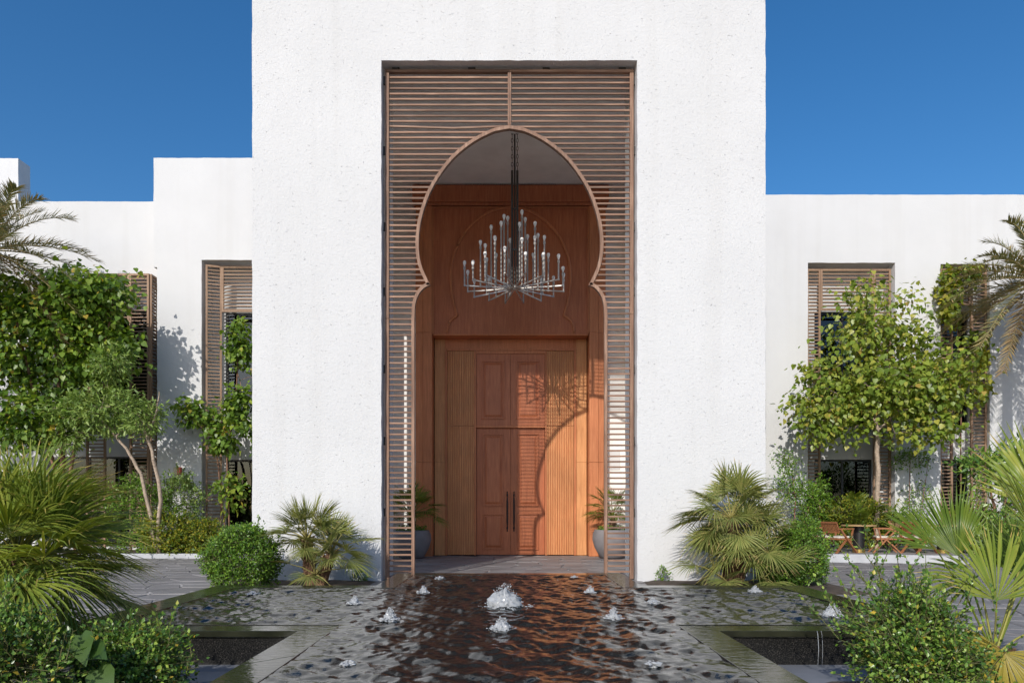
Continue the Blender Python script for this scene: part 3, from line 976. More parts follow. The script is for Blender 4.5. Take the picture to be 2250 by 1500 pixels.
# jets: pixel where each column meets the water, height, width
JETS = [(1110, 1333, 0.22, 0.19, 'tallest foaming jet in the middle of the pool'),
        (1102, 1384, 0.1, 0.085, 'small foaming jet in front of the tallest jet'),
        (930, 1303, 0.085, 0.055, 'small jet left of the tallest jet, below the left pot'),
        (857, 1364, 0.11, 0.065, 'slender jet at the left corner where pool arm meets stem'),
        (779, 1327, 0.08, 0.06, 'slender jet in the left pool arm near the tower wall'),
        (555, 1306, 0.04, 0.06, 'low bubbling jet at far left end of the pool'),
        (1297, 1303, 0.085, 0.055, 'small jet right of the tallest jet, below the right pot'),
        (1348, 1360, 0.1, 0.07, 'plump jet at the right corner where pool arm meets stem'),
        (1434, 1326, 0.06, 0.06, 'faint low jet in the right pool arm near the tower'),
        (1659, 1301, 0.075, 0.06, 'small jet at the rear of the right arm below the palm'),
        (1829, 1354, 0.12, 0.08, 'bright jet at the far right end of the pool'),
        (1437, 1462, 0.014, 0.04, 'low bubble nearest the right coping in the foreground'),
        (762, 1461, 0.012, 0.04, 'low bubble nearest the left coping in the foreground'),
        (966, 1272, 0.04, 0.045, 'tiny bubble at the rear left corner by the doorway'),
        (1262, 1269, 0.03, 0.045, 'tiny bubble at the rear right corner by the doorway')]
jets = []
for (px, py, h, w, lab) in JETS:
    d = F * (H - ZW) / (py - CY)
    jets.append(((px - CX) * d / F, d, h, w, lab))

# water surface: real waves
wr = np.random.RandomState(5)
step = 0.02
gx = np.arange(-AI, AI + 1e-6, step); gy = np.arange(Y['n1'], Y['f1'] + 1e-6, step)
XX, YY = np.meshgrid(gx, gy)
def wave(X, Yv):
    Z = np.zeros_like(X)
    for i in range(60):
        lam = 0.085 * (8.0 ** (wr.rand() ** 1.15))
        th = wr.rand() * 2 * np.pi
        k = 2 * np.pi / lam
        amp = lam * 0.0070 * (0.75 + 0.45 * np.sin(X * 0.9 + i) * np.sin(Yv * 0.8 + 1.7 * i)) * (0.6 + 0.8 * wr.rand())
        ph = wr.rand() * 7
        warp = 0.35 * np.sin(X * 1.7 + i) + 0.35 * np.cos(Yv * 1.3 + 2 * i)
        s = np.sin(k * (X * np.cos(th) + Yv * np.sin(th)) + ph + 2.2 * warp)
        Z += amp * (1 - 2 * np.abs(s) ** 0.8 if i % 8 == 0 else s + 0.18 * np.cos(2 * k * (X * np.cos(th) + Yv * np.sin(th)) + 2 * ph + 4.4 * warp))
    return Z
Zw = wave(XX, YY)
for (jx, jy, h, w, lab) in jets:
    r = np.hypot(XX - jx, YY - jy)
    a = 0.05 * h + 0.003
    ang = np.arctan2(YY - jy, XX - jx)
    Zw += a * np.cos(r * 2 * np.pi / 0.17 + 0.6 * np.sin(3 * ang + jx * 5)) * np.exp(-r / (0.16 + 0.9 * h)) + 0.10 * h * np.exp(-(r / (w * 1.2)) ** 2)
inarm = (YY > Y['a1']) & (YY < Y['b1'])
edge = np.where(inarm, np.minimum(AI - np.abs(XX), 9), SI - np.abs(XX))
e2 = np.where(np.abs(XX) > SI, np.minimum(YY - Y['a1'], Y['b1'] - YY), np.minimum(YY - Y['n1'], Y['f1'] - YY))
ed = np.minimum(np.maximum(edge, 0), np.maximum(e2, 0))
Zw *= np.clip(0.25 + ed / 0.22, 0, 1)
cross_in = (np.abs(XX) <= SI) | (inarm & (np.abs(XX) <= AI))
idx = -np.ones(XX.shape, int)
ok = cross_in[:-1, :-1] & cross_in[1:, :-1] & cross_in[:-1, 1:] & cross_in[1:, 1:]
use = np.zeros(XX.shape, bool)
for a_, c_ in ((0, 0), (1, 0), (0, 1), (1, 1)):
    use[a_:use.shape[0] - 1 + a_, c_:use.shape[1] - 1 + c_] |= ok
idx[use] = np.arange(use.sum())
V = np.stack([XX[use], YY[use], ZW + 0.008 + Zw[use]], 1)
jj, ii = np.nonzero(ok)
FQ = np.stack([idx[jj, ii], idx[jj, ii + 1], idx[jj + 1, ii + 1], idx[jj + 1, ii]], 1)


def np_mesh(name, V, FQ, smooth=True, rnd=None):
    me = bpy.data.meshes.new(name)
    k = FQ.shape[1]
    me.vertices.add(len(V)); me.vertices.foreach_set('co', np.ascontiguousarray(V, dtype=np.float32).ravel())
    me.loops.add(FQ.size); me.loops.foreach_set('vertex_index', np.ascontiguousarray(FQ, dtype=np.int32).ravel())
    me.polygons.add(len(FQ)); me.polygons.foreach_set('loop_start', np.arange(0, FQ.size, k, dtype=np.int32))
    if smooth: me.polygons.foreach_set('use_smooth', np.ones(len(FQ), bool))
    me.update(calc_edges=True)
    if rnd is not None:
        at = me.attributes.new('rnd', 'FLOAT', 'FACE'); at.data.foreach_set('value', np.ascontiguousarray(rnd, dtype=np.float32))
    return me


wo = link('water', np_mesh('water', V, FQ), M['water']); wo['kind'] = 'structure'

def norm(a): return a / np.maximum(np.linalg.norm(a, axis=-1, keepdims=True), 1e-9)
# icosphere template for water droplets
import bmesh
def ico(sub):
    bm = bmesh.new(); bmesh.ops.create_icosphere(bm, subdivisions=sub, radius=1.0)
    bm.verts.ensure_lookup_table()
    v = np.array([x.co[:] for x in bm.verts]); f = np.array([[q.index for q in g.verts] for g in bm.faces]); bm.free()
    return v, f
IV, IF = ico(1)


def blobs(pos_, scl, dirs):
    """stretched droplets"""
    n = len(pos_)
    z = dirs / np.linalg.norm(dirs, axis=1, keepdims=True)
    a = np.tile([1.0, 0.13, 0.2], (n, 1)); x = np.cross(a, z); x /= np.linalg.norm(x, axis=1, keepdims=True); y = np.cross(z, x)
    Rm = np.stack([x, y, z], 2)
    v = np.einsum('nij,nkj->nki', Rm, IV[None] * scl[:, None, :]) + pos_[:, None]
    f = IF[None] + (np.arange(n) * len(IV))[:, None, None]
    return v.reshape(-1, 3), f.reshape(-1, 3)


IV3, IF3 = ico(4)
for q, (jx, jy, h, w, lab) in enumerate(jets):
    r = np.random.RandomState(100 + q)
    root = thing('water_jet', lab, 'fountain jet', (jx, jy, ZW), 'fountain jets in the pool')
    # lumpy boiling column: a dome pulled into ragged tongues
    v = IV3.copy(); up_ = np.clip(v[:, 2], 0, 1)
    ang = np.arctan2(v[:, 1], v[:, 0])
    lump = np.zeros(len(v))
    for i in range(26):
        k = norm(r.randn(3)); k[2] = abs(k[2]); wd = 0.10 + 0.22 * r.rand()
        lump += (0.10 + 0.30 * r.rand()) * np.exp(-((v - k) ** 2).sum(1) / (2 * wd ** 2))
    fine = sum(0.055 * np.sin(v @ (r.randn(3) * f_) + r.rand() * 6) for f_ in (10, 15, 22, 30, 40, 52))
    g = 0.80 + lump * 0.5 + fine
    rad = w * (0.42 + 0.58 * (1 - up_) ** 0.8) * g
    hz = norm(v[:, :2] + 1e-6) * (np.sqrt(np.maximum(0, 1 - up_ ** 2)) * rad)[:, None]
    zz = h * 0.92 * up_ ** 0.85 * g
    vv = np.stack([hz[:, 0], hz[:, 1], np.where(v[:, 2] < 0, -0.02, zz)], 1) + np.array([jx, jy, ZW + .004])
    link('column', np_mesh('column', vv, IF3), M['foam'], root)
    # droplets thrown off the column and froth round its foot
    n = int(40 + 1100 * h); t = r.rand(n); ang = r.rand(n) * 2 * np.pi
    rd = w * (0.15 + 0.95 * t) * (0.7 + .5 * r.rand(n)); hh = h * (1.12 - 1.0 * t ** 1.4) * (0.75 + .35 * r.rand(n))
    p = np.stack([jx + rd * np.cos(ang), jy + rd * np.sin(ang), ZW + np.maximum(hh, .005)], 1)
    s1 = 0.002 + 0.005 * r.rand(n) ** 2; scl = np.stack([s1, s1, s1 * (1 + 1.6 * r.rand(n))], 1)
    m2 = int(40 + 500 * h); a2 = r.rand(m2) * 2 * np.pi; rr = w * (0.8 + (0.6 + 1.6 * h) * r.rand(m2) ** 1.6)
    p2 = np.stack([jx + rr * np.cos(a2), jy + rr * np.sin(a2), ZW + .012 + 0.02 * r.rand(m2) ** 3], 1)
    s2 = 0.003 + 0.012 * r.rand(m2) ** 2.5; scl2 = np.stack([s2 * 1.8, s2 * 1.8, s2 * .6], 1)
    v, f = blobs(np.concatenate([p, p2]), np.concatenate([scl, scl2]), np.concatenate([np.stack([np.cos(ang) * t, np.sin(ang) * t, 1.1 - t], 1), np.tile([0.01, 0, 1.0], (m2, 1))]))
    o = link('spray', np_mesh('spray', v, f), M['foam'], root); o['kind'] = 'stuff'
# trickle over the edge at the right
b = MB()
for px, w in ((1797, .003), (1806, .0018)):
    x = (px - CX) * 6.27 / F
    b.tube([(x, 6.285, 0.31), (x, 6.27, 0.28), (x + .004, 6.262, 0.15), (x - .003, 6.262, 0.0)], w, 5)
tag(b.build('water_trickle', M['foam'], smooth=True), 'thin trickle of water falling over the right pool edge', 'trickle')

# ------------------------------------------------------------------ vegetation tools


HEART = (np.array([(0, 0, 0), (.22, -.10, .03), (.46, .08, .06), (.50, .34, .05), (.30, .68, .01), (0, 1.12, -.10), (-.30, .68, .01), (-.50, .34, .05), (-.46, .08, .06), (-.22, -.10, .03), (0, .36, -.03)]),
         [(0, 1, 2, 10), (10, 2, 3, 4), (10, 4, 5, 10), (0, 10, 8, 9), (10, 6, 7, 8), (10, 5, 6, 10)])
HEART = (HEART[0], np.array([(0, 1, 2, 10), (10, 2, 3, 4), (0, 10, 8, 9), (10, 6, 7, 8), (10, 4, 5, 6)]))
LANCE = (np.array([(0, 0, 0), (.13, .35, .03), (.10, .70, .02), (0, 1, -.06), (-.10, .70, .02), (-.13, .35, .03), (0, .45, -.015)]),
         np.array([(0, 1, 2, 6), (6, 2, 3, 4), (0, 6, 4, 5)]))
OVAL = (np.array([(0, 0, 0), (.30, .40, .06), (0, 1, -.05), (-.30, .40, .06), (0, .45, -.02)]),
        np.array([(0, 1, 2, 4), (0, 4, 2, 3)]))


def leaves(T, p, d, n, s, rnd):
    """p position, d tip direction, n normal, s size"""
    Vt, Ft = T
    d = norm(d); n = norm(n - d * (n * d).sum(1, keepdims=True)); x = np.cross(d, n)
    Rm = np.stack([x, d, n], 2)
    v = np.einsum('nij,kj->nki', Rm, Vt) * s[:, None, None] + p[:, None]
    f = Ft[None] + (np.arange(len(p)) * len(Vt))[:, None, None]
    return v.reshape(-1, 3), f.reshape(-1, 4), np.repeat(rnd, len(Ft))


def segs(P0, P1, R0, R1, n=5):
    P0 = np.array(P0, float); P1 = np.array(P1, float); R0 = np.array(R0); R1 = np.array(R1)
    d = norm(P1 - P0); a = np.where(np.abs(d[:, 2:3]) < .9, [[0, 0, 1.]], [[1., 0, 0]])
    u = norm(np.cross(d, a)); w = np.cross(d, u)
    t = np.arange(n) * 2 * np.pi / n
    ring = u[:, None] * np.cos(t)[None, :, None] + w[:, None] * np.sin(t)[None, :, None]
    v = np.concatenate([P0[:, None] + ring * R0[:, None, None], P1[:, None] + ring * R1[:, None, None]], 1)
    k = np.arange(n); k2 = (k + 1) % n
    f = np.stack([k, k2, k2 + n, k + n], 1)
    F_ = f[None] + (np.arange(len(P0)) * 2 * n)[:, None, None]
    return v.reshape(-1, 3), F_.reshape(-1, 4)


def in_ellipsoids(r, ell, shell=0.55):
    """random points in a list of (centre, radii, count)"""
    out = []; oc = []
    for c, rad, k in ell:
        q = norm(r.randn(k, 3)) * (shell + (1 - shell) * r.rand(k, 1)) ** 1.0 * (r.rand(k, 1) ** 0.22)
        out.append(np.array(c) + q * np.array(rad)); oc.append(np.tile(np.array(c), (k, 1)))
    return np.concatenate(out), np.concatenate(oc)


def tree(name, label, cat, base, trunks, ell, nleaf, size, T, lm, bark, seed, droop=0.6, spread=0.2, rtip=0.006, group=None, up=0.5, gap=0.0, plen=0.05):
    """trunks: polylines [(point, radius)...]; ell: crown volumes; each crown point carries a cluster of leaves on a twig"""
    r = np.random.RandomState(seed)
    root = thing(name, label, cat, base, group)
    pts, cen = in_ellipsoids(r, ell)
    if gap:
        k = np.sin(pts[:, 0] * 2.9 + seed) * np.sin(pts[:, 2] * 3.3 + 1.7 * seed) + np.sin(pts[:, 1] * 2.7 + pts[:, 0] * 1.3)
        keep = k > np.quantile(k, gap); pts = pts[keep]; cen = cen[keep]
    P0, P1, R0, R1 = [], [], [], []
    nodes = []; nr = []
    for tr_ in trunks:
        for i in range(len(tr_) - 1):
            (a, ra), (c, rc) = tr_[i], tr_[i + 1]
            a = np.array(a, float); c = np.array(c, float)
            prev = a; m = 4
            for k in range(1, m + 1):
                q = a + (c - a) * k / m
                if k < m: q = q + r.randn(3) * ra * 0.35
                P0.append(prev); P1.append(q); R0.append(ra + (rc - ra) * (k - 1) / m); R1.append(ra + (rc - ra) * k / m)
                if i >= len(tr_) // 2 or len(tr_) == 2 and k > 2: nodes.append(q); nr.append(ra + (rc - ra) * k / m)
                prev = q
    N = np.array(nodes); NR = np.array(nr)
    order = np.argsort(np.min(np.linalg.norm(pts[:, None] - N[None], axis=2), axis=1))
    for i in order:
        p = pts[i]
        dd = np.linalg.norm(N - p, axis=1) + 0.6 * np.maximum(0, N[:, 2] - p[2] + 0.1)
        j = int(np.argmin(dd)); a = N[j]; ra = min(NR[j] * 0.75, 0.03)
        L = np.linalg.norm(p - a)
        mid = (a + p) / 2 + np.array([0, 0, 0.10 * L]) + r.randn(3) * 0.05 * L
        rm = max(rtip, ra * 0.7)
        P0 += [a, mid]; P1 += [mid, p]; R0 += [ra, rm]; R1 += [rm, rtip]
        N = np.concatenate([N, mid[None], p[None]]); NR = np.concatenate([NR, [rm, rtip]])
    v, f = segs(P0, P1, R0, R1)
    link('trunk', np_mesh('trunk', v, f), bark, root)
    K = len(pts)
    own = np.repeat(np.arange(K), nleaf)
    lp = pts[own] + r.randn(K * nleaf, 3) * spread * np.array([1, 1, .85])
    outw = norm(lp - cen[own]) * 0.6 + r.randn(K * nleaf, 3) * 0.5
    d = norm(outw + np.array([0, 0, -droop])); n = norm(np.array([-0.15, -0.35, up]) + 0.5 * outw + 0.45 * r.randn(K * nleaf, 3))
    s = size * (0.55 + 0.65 * r.rand(K * nleaf))
    cl = np.clip(0.5 * r.rand(K)[own] + 0.6 * r.rand(K * nleaf) ** 1.5, 0, 1)
    v, f, rn = leaves(T, lp, d, n, s, cl)
    link('crown', np_mesh('crown', v, f, False, rn), lm, root)
    return root


def shrub(name, label, cat, base, ell, ntwig, nl, size, T, lm, seed, sprigs=0, sprig_len=0.35, group=None, jag=0.12, inner=0.55):
    """dense shrub: twigs run outward from inside each volume and carry leaves on their outer part"""
    r = np.random.RandomState(seed)
    root = thing(name, label, cat, base, group)
    tot = sum(e[1][0] * e[1][1] + e[1][0] * e[1][2] + e[1][1] * e[1][2] for e in ell)
    P0, P1, R0, R1 = [], [], [], []; LP, LD, LN = [], [], []
    for c, rad, *_ in ell:
        c = np.array(c, float); rad = np.array(rad, float)
        k = int(ntwig * (rad[0] * rad[1] + rad[0] * rad[2] + rad[1] * rad[2]) / tot)
        u = norm(r.randn(k, 3)); u[:, 2] = np.where(u[:, 2] < -0.75, -u[:, 2], u[:, 2])
        lump = 1 + jag * (np.sin(u[:, 0] * 5 + seed) * np.sin(u[:, 2] * 6 + 2 * seed) + np.sin(u[:, 1] * 7 + seed * 3)) + jag * 0.6 * r.randn(k)
        e = c + u * rad * lump[:, None]
        st = c + u * rad * inner + 0.15 * r.randn(k, 3) * rad
        P0.append(st); P1.append(e); R0.append(np.full(k, .005)); R1.append(np.full(k, .002))
        t = 0.35 + 0.7 * r.rand(k, nl)
        lp = st[:, None] + (e - st)[:, None] * t[..., None] + r.randn(k, nl, 3) * size * 0.55
        LP.append(lp.reshape(-1, 3)); ld = norm(u[:, None] * 0.7 + r.randn(k, nl, 3) * 0.7 + np.array([0, 0, .15])); LD.append(ld.reshape(-1, 3))
        LN.append(norm(u[:, None] * .6 + r.randn(k, nl, 3) * .55 + np.array([-.1, -.2, .5])).reshape(-1, 3))
        for q in range(int(sprigs * k / max(ntwig, 1))):
            a = e[r.randint(k)]
            if a[2] < c[2]: continue
            L = sprig_len * (0.4 + 0.8 * r.rand()); dv = norm(np.array([r.randn() * .35, r.randn() * .35, 1.0]) + 0.4 * (a - c) / np.linalg.norm(rad))
            bend = np.array([r.randn() * .1, r.randn() * .1, 0]) * L
            pts_ = [a, a + dv * L * .5 + bend * .3, a + dv * L + bend]
            P0.append(np.array(pts_[:2])); P1.append(np.array(pts_[1:])); R0.append(np.array([.004, .003])); R1.append(np.array([.003, .0015]))
            m = int(9 + L * 40); tt = r.rand(m, 1)
            lp = a + dv * L * tt + bend * tt ** 2 + r.randn(m, 3) * .008
            LP.append(lp); LD.append(norm(dv + r.randn(m, 3) * .6)); LN.append(norm(r.randn(m, 3) + np.array([0, -.5, .6])))
    v, f = segs(np.concatenate(P0), np.concatenate(P1), np.concatenate(R0), np.concatenate(R1), 3)
    link('stems', np_mesh('stems', v, f), M['twig'], root)
    lp = np.concatenate(LP); k = len(lp)
    v, f, rn = leaves(T, lp, np.concatenate(LD), np.concatenate(LN), size * (0.6 + 0.7 * r.rand(k)), np.clip(r.rand(k) ** 1.3, 0, 1))
    keep = np.ones(len(f), bool)
    link('foliage', np_mesh('foliage', v, f, False, rn), lm, root)
    return root


def fan_frond(root, base, hub, bdir, nrm, Rb, nseg=34, spread=100, droop=0.25, mat='fan', r=None, curl=0.12, width=1.0, pr=0.010, split=0.42):
    """petiole from base to hub, then a pleated fan of tapering segments"""
    base = np.array(base, float); hub = np.array(hub, float); bdir = norm(np.array(bdir, float)); nrm = np.array(nrm, float)
    nrm = norm(nrm - bdir * (nrm @ bdir)); side = np.cross(bdir, nrm)
    V_, F_, RN = [], [], []
    mid = (base + hub) / 2 + np.array([0, 0, 0.06 * np.linalg.norm(hub - base)])
    pv, pf = segs([base, mid], [mid, hub], [pr * 1.4, pr], [pr, pr * .7], 4)
    V_.append(pv); F_.append(pf); RN.append(np.full(len(pf), 0.75)); off = len(pv)
    ts = np.array([0.02, 0.30, split, 0.62, 0.82, 1.0])
    fw = np.array([0.15, 0.85, 1.0, 0.72, 0.42, 0.05])
    dth = 2 * R(spread) / nseg
    for i in range(nseg):
        u = (i + 0.5) / nseg * 2 - 1
        th = R(spread) * u + r.randn() * dth * 0.18
        L = Rb * (1 - 0.30 * abs(u) ** 2.2) * (0.92 + 0.14 * r.rand())
        dr = norm(bdir * math.cos(th) + side * math.sin(th) + nrm * r.randn() * 0.04)
        sd = norm(np.cross(dr, nrm)); nn = np.cross(sd, dr)
        hw = np.minimum(ts, split) * L * math.tan(dth / 2) * 1.02 * width
        hwm = split * L * math.tan(dth / 2) * 1.02 * width
        w = np.where(ts <= split, hw, hwm * fw / fw[2])
        w[-1] = hwm * 0.04
        dd = droop * (0.55 + 0.9 * r.rand())
        c = hub + dr * (ts * L)[:, None] + nn * (curl * L * np.sin(ts * 2.2) * abs(u) ** 1.5)[:, None]
        c = c + np.array([0, 0, -1.0]) * (dd * L * np.maximum(0, ts - 0.35) ** 2)[:, None]
        fold = w * 0.55
        lft = c - sd * w[:, None] + nn * fold[:, None] * .5; rgt = c + sd * w[:, None] + nn * fold[:, None] * .5; md = c - nn * fold[:, None] * .5
        vv = np.stack([lft, md, rgt], 1).reshape(-1, 3)
        q = []
        for k in range(len(ts) - 1):
            q += [(3 * k, 3 * k + 1, 3 * k + 4, 3 * k + 3), (3 * k + 1, 3 * k + 2, 3 * k + 5, 3 * k + 4)]
        V_.append(vv); F_.append(np.array(q) + off); off += len(vv)
        base_r = 0.15 + 0.5 * r.rand()
        tip = 1.0 if r.rand() < 0.35 else base_r
        RN.append(np.array([base_r] * 8 + [max(base_r, tip)] * 2))
    me = np_mesh('frond', np.concatenate(V_), np.concatenate(F_), False, np.concatenate(RN))
    return link('frond', me, M[mat] if isinstance(mat, str) else mat, root)


def trunk_palm(root, p0, p1, r0, r1, mat='fibre', seed=0):
    r = np.random.RandomState(seed)
    b = MB(); p0 = Vector(p0); p1 = Vector(p1); n = 10
    b.tube([p0.lerp(p1, i / n) for i in range(n + 1)], [(r0 + (r1 - r0) * i / n) * (1 + 0.12 * (i % 2)) for i in range(n + 1)], 10)
    # old leaf bases
    for i in range(60):
        t = r.rand(); a = r.rand() * 2 * math.pi; c = p0.lerp(p1, t); rad = r0 + (r1 - r0) * t
        d = Vector((math.cos(a), math.sin(a), 0))
        b.bar(c + d * rad * .8, c + d * (rad + 0.05) + Vector((0, 0, 0.10)), 0.035, 0.012)
    b.build('trunk', M[mat], root)


def fan_palm(name, label, base, crowns, nf, Lp, Rb, seed, mat, elo=-25, ehi=80, nseg=30, droop=0.3, spread=100, group=None, trunks=(), width=1.0, azs=None):
    r = np.random.RandomState(seed)
    root = thing(name, label, 'palm', base, group)
    for i, (a, c, r0, r1) in enumerate(trunks): trunk_palm(root, a, c, r0, r1, 'fibre', seed + i)
    for c, k in zip(crowns, nf):
        c = np.array(c, float)
        for i in range(k):
            az_ = (i * 2.39996 + r.randn() * .25) if azs is None else R(azs[0] + (azs[1] - azs[0]) * r.rand())
            e = R(elo + (ehi - elo) * ((i + .5) / k) + r.randn() * 6)
            u = np.array([math.cos(e) * math.cos(az_), math.cos(e) * math.sin(az_), math.sin(e)])
            L = Lp * (0.7 + 0.5 * r.rand())
            hub = c + u * L + np.array([0, 0, -0.06 * L])
            upv = np.array([0, 0, 1.0]); n = norm(upv - u * (u @ upv) + 0.25 * r.randn(3))
            if e > 1.2: n = norm(np.array([-math.cos(az_), -math.sin(az_), 0.2]))
            bd = norm(u + np.array([0, 0, -0.22]) + 0.1 * r.randn(3))
            fan_frond(root, c + u * .03, hub, bd, n, Rb * (0.75 + 0.4 * r.rand()), nseg, spread * (0.75 + 0.35 * r.rand()), droop, mat, r, width=width)
    return root


def feather_frond(root, base, u, L, droop, nl, ll, mat, r, vee=0.5, pr=0.02, lw=0.016):
    """arching rachis with two rows of narrow leaflets"""
    base = np.array(base, float); u = norm(np.array(u, float))
    sidev = norm(np.cross(u, [0, 0, 1.0]) + 1e-6)
    ts = np.linspace(0, 1, 13)
    c = base + u * (ts * L)[:, None] + np.array([0, 0, -1.0]) * (droop * L * ts ** 2.1)[:, None] + sidev * (r.randn() * .06 * L * ts ** 2)[:, None]
    V_, F_, RN = [], [], []
    v, f = segs(c[:-1], c[1:], pr * (1 - .9 * ts[:-1]) + .003, pr * (1 - .9 * ts[1:]) + .003, 4)
    V_.append(v); F_.append(f); RN.append(np.full(len(f), .8)); off = len(v)
    for s in (-1, 1):
        for i in range(nl):
            t = 0.12 + 0.88 * (i + r.rand() * .6) / nl
            k = min(int(t * 12), 11); fr_ = t * 12 - k
            p = c[k] * (1 - fr_) + c[min(k + 1, 12)] * fr_
            tan = norm(c[min(k + 1, 12)] - c[k]); sd = norm(np.cross(tan, [0, 0, 1.0])) * s; upn = np.cross(sd * s, tan)
            fwd = 0.55 + 0.75 * t + 0.2 * r.randn()
            d = norm(sd + tan * fwd + upn * (vee + 0.22 * r.randn()))
            l = ll * (1 - 0.55 * abs(t - .45) ** 1.2 * 1.6) * (0.8 + .4 * r.rand())
            l = max(l, ll * .25)
            w = norm(np.cross(d, upn)) * lw
            q = np.array([0, .45, 1.0])
            pc = p + d * (q * l)[:, None] + np.array([0, 0, -1.0]) * (0.16 * l * q ** 2)[:, None]
            ww = np.array([.5, 1, .08])
            vv = np.stack([pc - w * ww[:, None], pc + w * ww[:, None]], 1).reshape(-1, 3)
            V_.append(vv); F_.append(np.array([(0, 1, 3, 2), (2, 3, 5, 4)]) + off); off += 6
            a = r.rand() * .8; RN.append(np.array([a, min(1, a + .2)]))
    me = np_mesh('frond', np.concatenate(V_), np.concatenate(F_), False, np.concatenate(RN))
    return link('frond', me, M[mat], root)


def feather_palm(name, label, base, crown, n, L, ll, seed, mat, dry=0, elo=-20, ehi=80, droop=0.45, nl=52, tr=0.16, lw=0.016, drymat='date_dry', trunk=True, vee=.5):
    r = np.random.RandomState(seed)
    root = thing(name, label, 'palm', base)
    crown = np.array(crown, float)
    if trunk: trunk_palm(root, base, tuple(crown - [0, 0, .1]), tr, tr * .9, 'fibre', seed)
    for i in range(n):
        a = i * 2.39996 + r.randn() * .2
        e = R(elo + (ehi - elo) * (i + .5) / n + r.randn() * 5)
        u = (math.cos(e) * math.cos(a), math.cos(e) * math.sin(a), math.sin(e))
        feather_frond(root, crown + np.array(u) * .08, u, L * (0.8 + .3 * r.rand()), droop * (0.7 + .5 * r.rand()), nl, ll, drymat if i < dry else mat, r, lw=lw, vee=vee)
    return root
# ------------------------------------------------------------------ pots with palms in the porch
def potted(label, x, y, seed, sc=1.0, az_hint=0):
    root = thing('potted_palm', label, 'potted plant', (x, y, 0), 'potted palms beside the door')
    prof = [(0.30, 0.0), (0.36, 0.05), (0.50, 0.30), (0.56, 0.52), (0.55, 0.68), (0.51, 0.76), (0.50, 0.80), (0.46, 0.80), (0.44, 0.72)]
    MB().lathe([(a * sc, z * sc) for a, z in prof], (x, y, 0.004), 28).build('pot', M['pot'], root, smooth=True)
    MB().lathe([(0.43 * sc, 0.70 * sc), (0.43 * sc, 0.73 * sc)], (x, y, 0.004), 20).build('soil', M['soil'], root)
    r = np.random.RandomState(seed)
    trunk_palm(root, (x, y, .7), (x + .03, y, 1.2), .07, .06, 'fibre', seed)
    for i in range(20):
        a = i * 2.4 + r.randn() * .2; e = R(-10 + 85 * (i + .5) / 20)
        u = np.array([math.cos(e) * math.cos(a), math.cos(e) * math.sin(a), math.sin(e)])
        if abs(x + u[0] * .95) > 3.4: u[0] *= .5
        c = np.array([x, y, 1.2]); hub = c + u * (.42 + .3 * r.rand())
        n = norm(np.array([0, 0, 1.]) - u * u[2] + .2 * r.randn(3))
        fan_frond(root, c, hub, u + np.array([0, 0, -.25]), n, .5 * (0.8 + .4 * r.rand()), 24, 95, .45, 'fan_bright' if i % 3 else 'fan', r)
    # small green filler at the rim
    k = 500; ang = r.rand(k) * 2 * np.pi; rad = .42 * np.sqrt(r.rand(k))
    p = np.stack([x + rad * np.cos(ang), y + rad * np.sin(ang), .74 + .16 * r.rand(k)], 1)
    v, f, rn = leaves(OVAL, p, r.randn(k, 3) + [0, 0, .8], r.randn(k, 3) + [0, 0, 1.], .06 * (.6 + .6 * r.rand(k)), r.rand(k))
    link('ground_cover', np_mesh('ground_cover', v, f, False, rn), M['leaf_hedge'], root)


potted('round grey pot with fan palm left of the door, in shade', -2.72, 19.75, 31, .98)
potted('round grey pot with fan palm right of the door, in sun', 2.90, 19.75, 32, 1.0)

# ------------------------------------------------------------------ terrace furniture
def chair_parts():
    W_ = .27
    parts = []
    legs = []
    for s in (-1, 1):
        b = MB(); b.bar((s * W_, .36, 0), (s * W_, -.24, .66), .035, .055, (1, 0, 0)); legs.append(('leg', b, 'teak'))
        b = MB(); b.bar((s * (W_ - .036), -.34, 0), (s * (W_ - .036), .06, .40), .035, .055, (1, 0, 0)); legs.append(('leg', b, 'teak'))
        b = MB(); b.bar((s * W_, -.30, .655), (s * W_, .24, .655), .06, .03); legs.append(('armrest', b, 'teak'))
        b = MB(); b.bar((s * W_, .22, .64), (s * W_, .13, .27), .03, .04, (1, 0, 0)); legs.append(('arm_support', b, 'teak'))
    parts += legs
    b = MB(); b.box(-.25, .25, -.25, .27, .36, .40); parts.append(('seat_frame', b, 'teak'))
    b = MB()
    n = 8
    b.box(-.245, .245, -.24, .26, .402, .455); parts.append(('seat_cushion', b, 'cushion'))
    b = MB()
    for z in (.56, .82): b.bar((-.27, -.26 - (z - .56) * .35, z), (.27, -.26 - (z - .56) * .35, z), .03, .045)
    for s in (-1, 1): b.bar((s * .255, -.262, .582), (s * .255, -.342, .797), .03, .03, (1, 0, 0))
    for i in range(9):
        xx = -.2 + .05 * i; b.bar((xx, -.268, .582), (xx, -.346, .797), .012, .02, (1, 0, 0))
    parts.append(('backrest_frame', b, 'teak'))
    b = MB(); b.v = [(-.24, -.255, .585), (.24, -.255, .585), (.24, -.33, .795), (-.24, -.33, .795), (-.24, -.247, .585), (.24, -.247, .585), (.24, -.322, .795), (-.24, -.322, .795)]
    b.f = [(0, 1, 2, 3), (7, 6, 5, 4), (0, 4, 5, 1), (1, 5, 6, 2), (2, 6, 7, 3), (3, 7, 4, 0)]; parts.append(('cane_back', b, 'cane'))
    return [(n_, b.mesh(n_, bevel=.012 if n_ == 'seat_cushion' else 0), m_) for n_, b, m_ in parts]


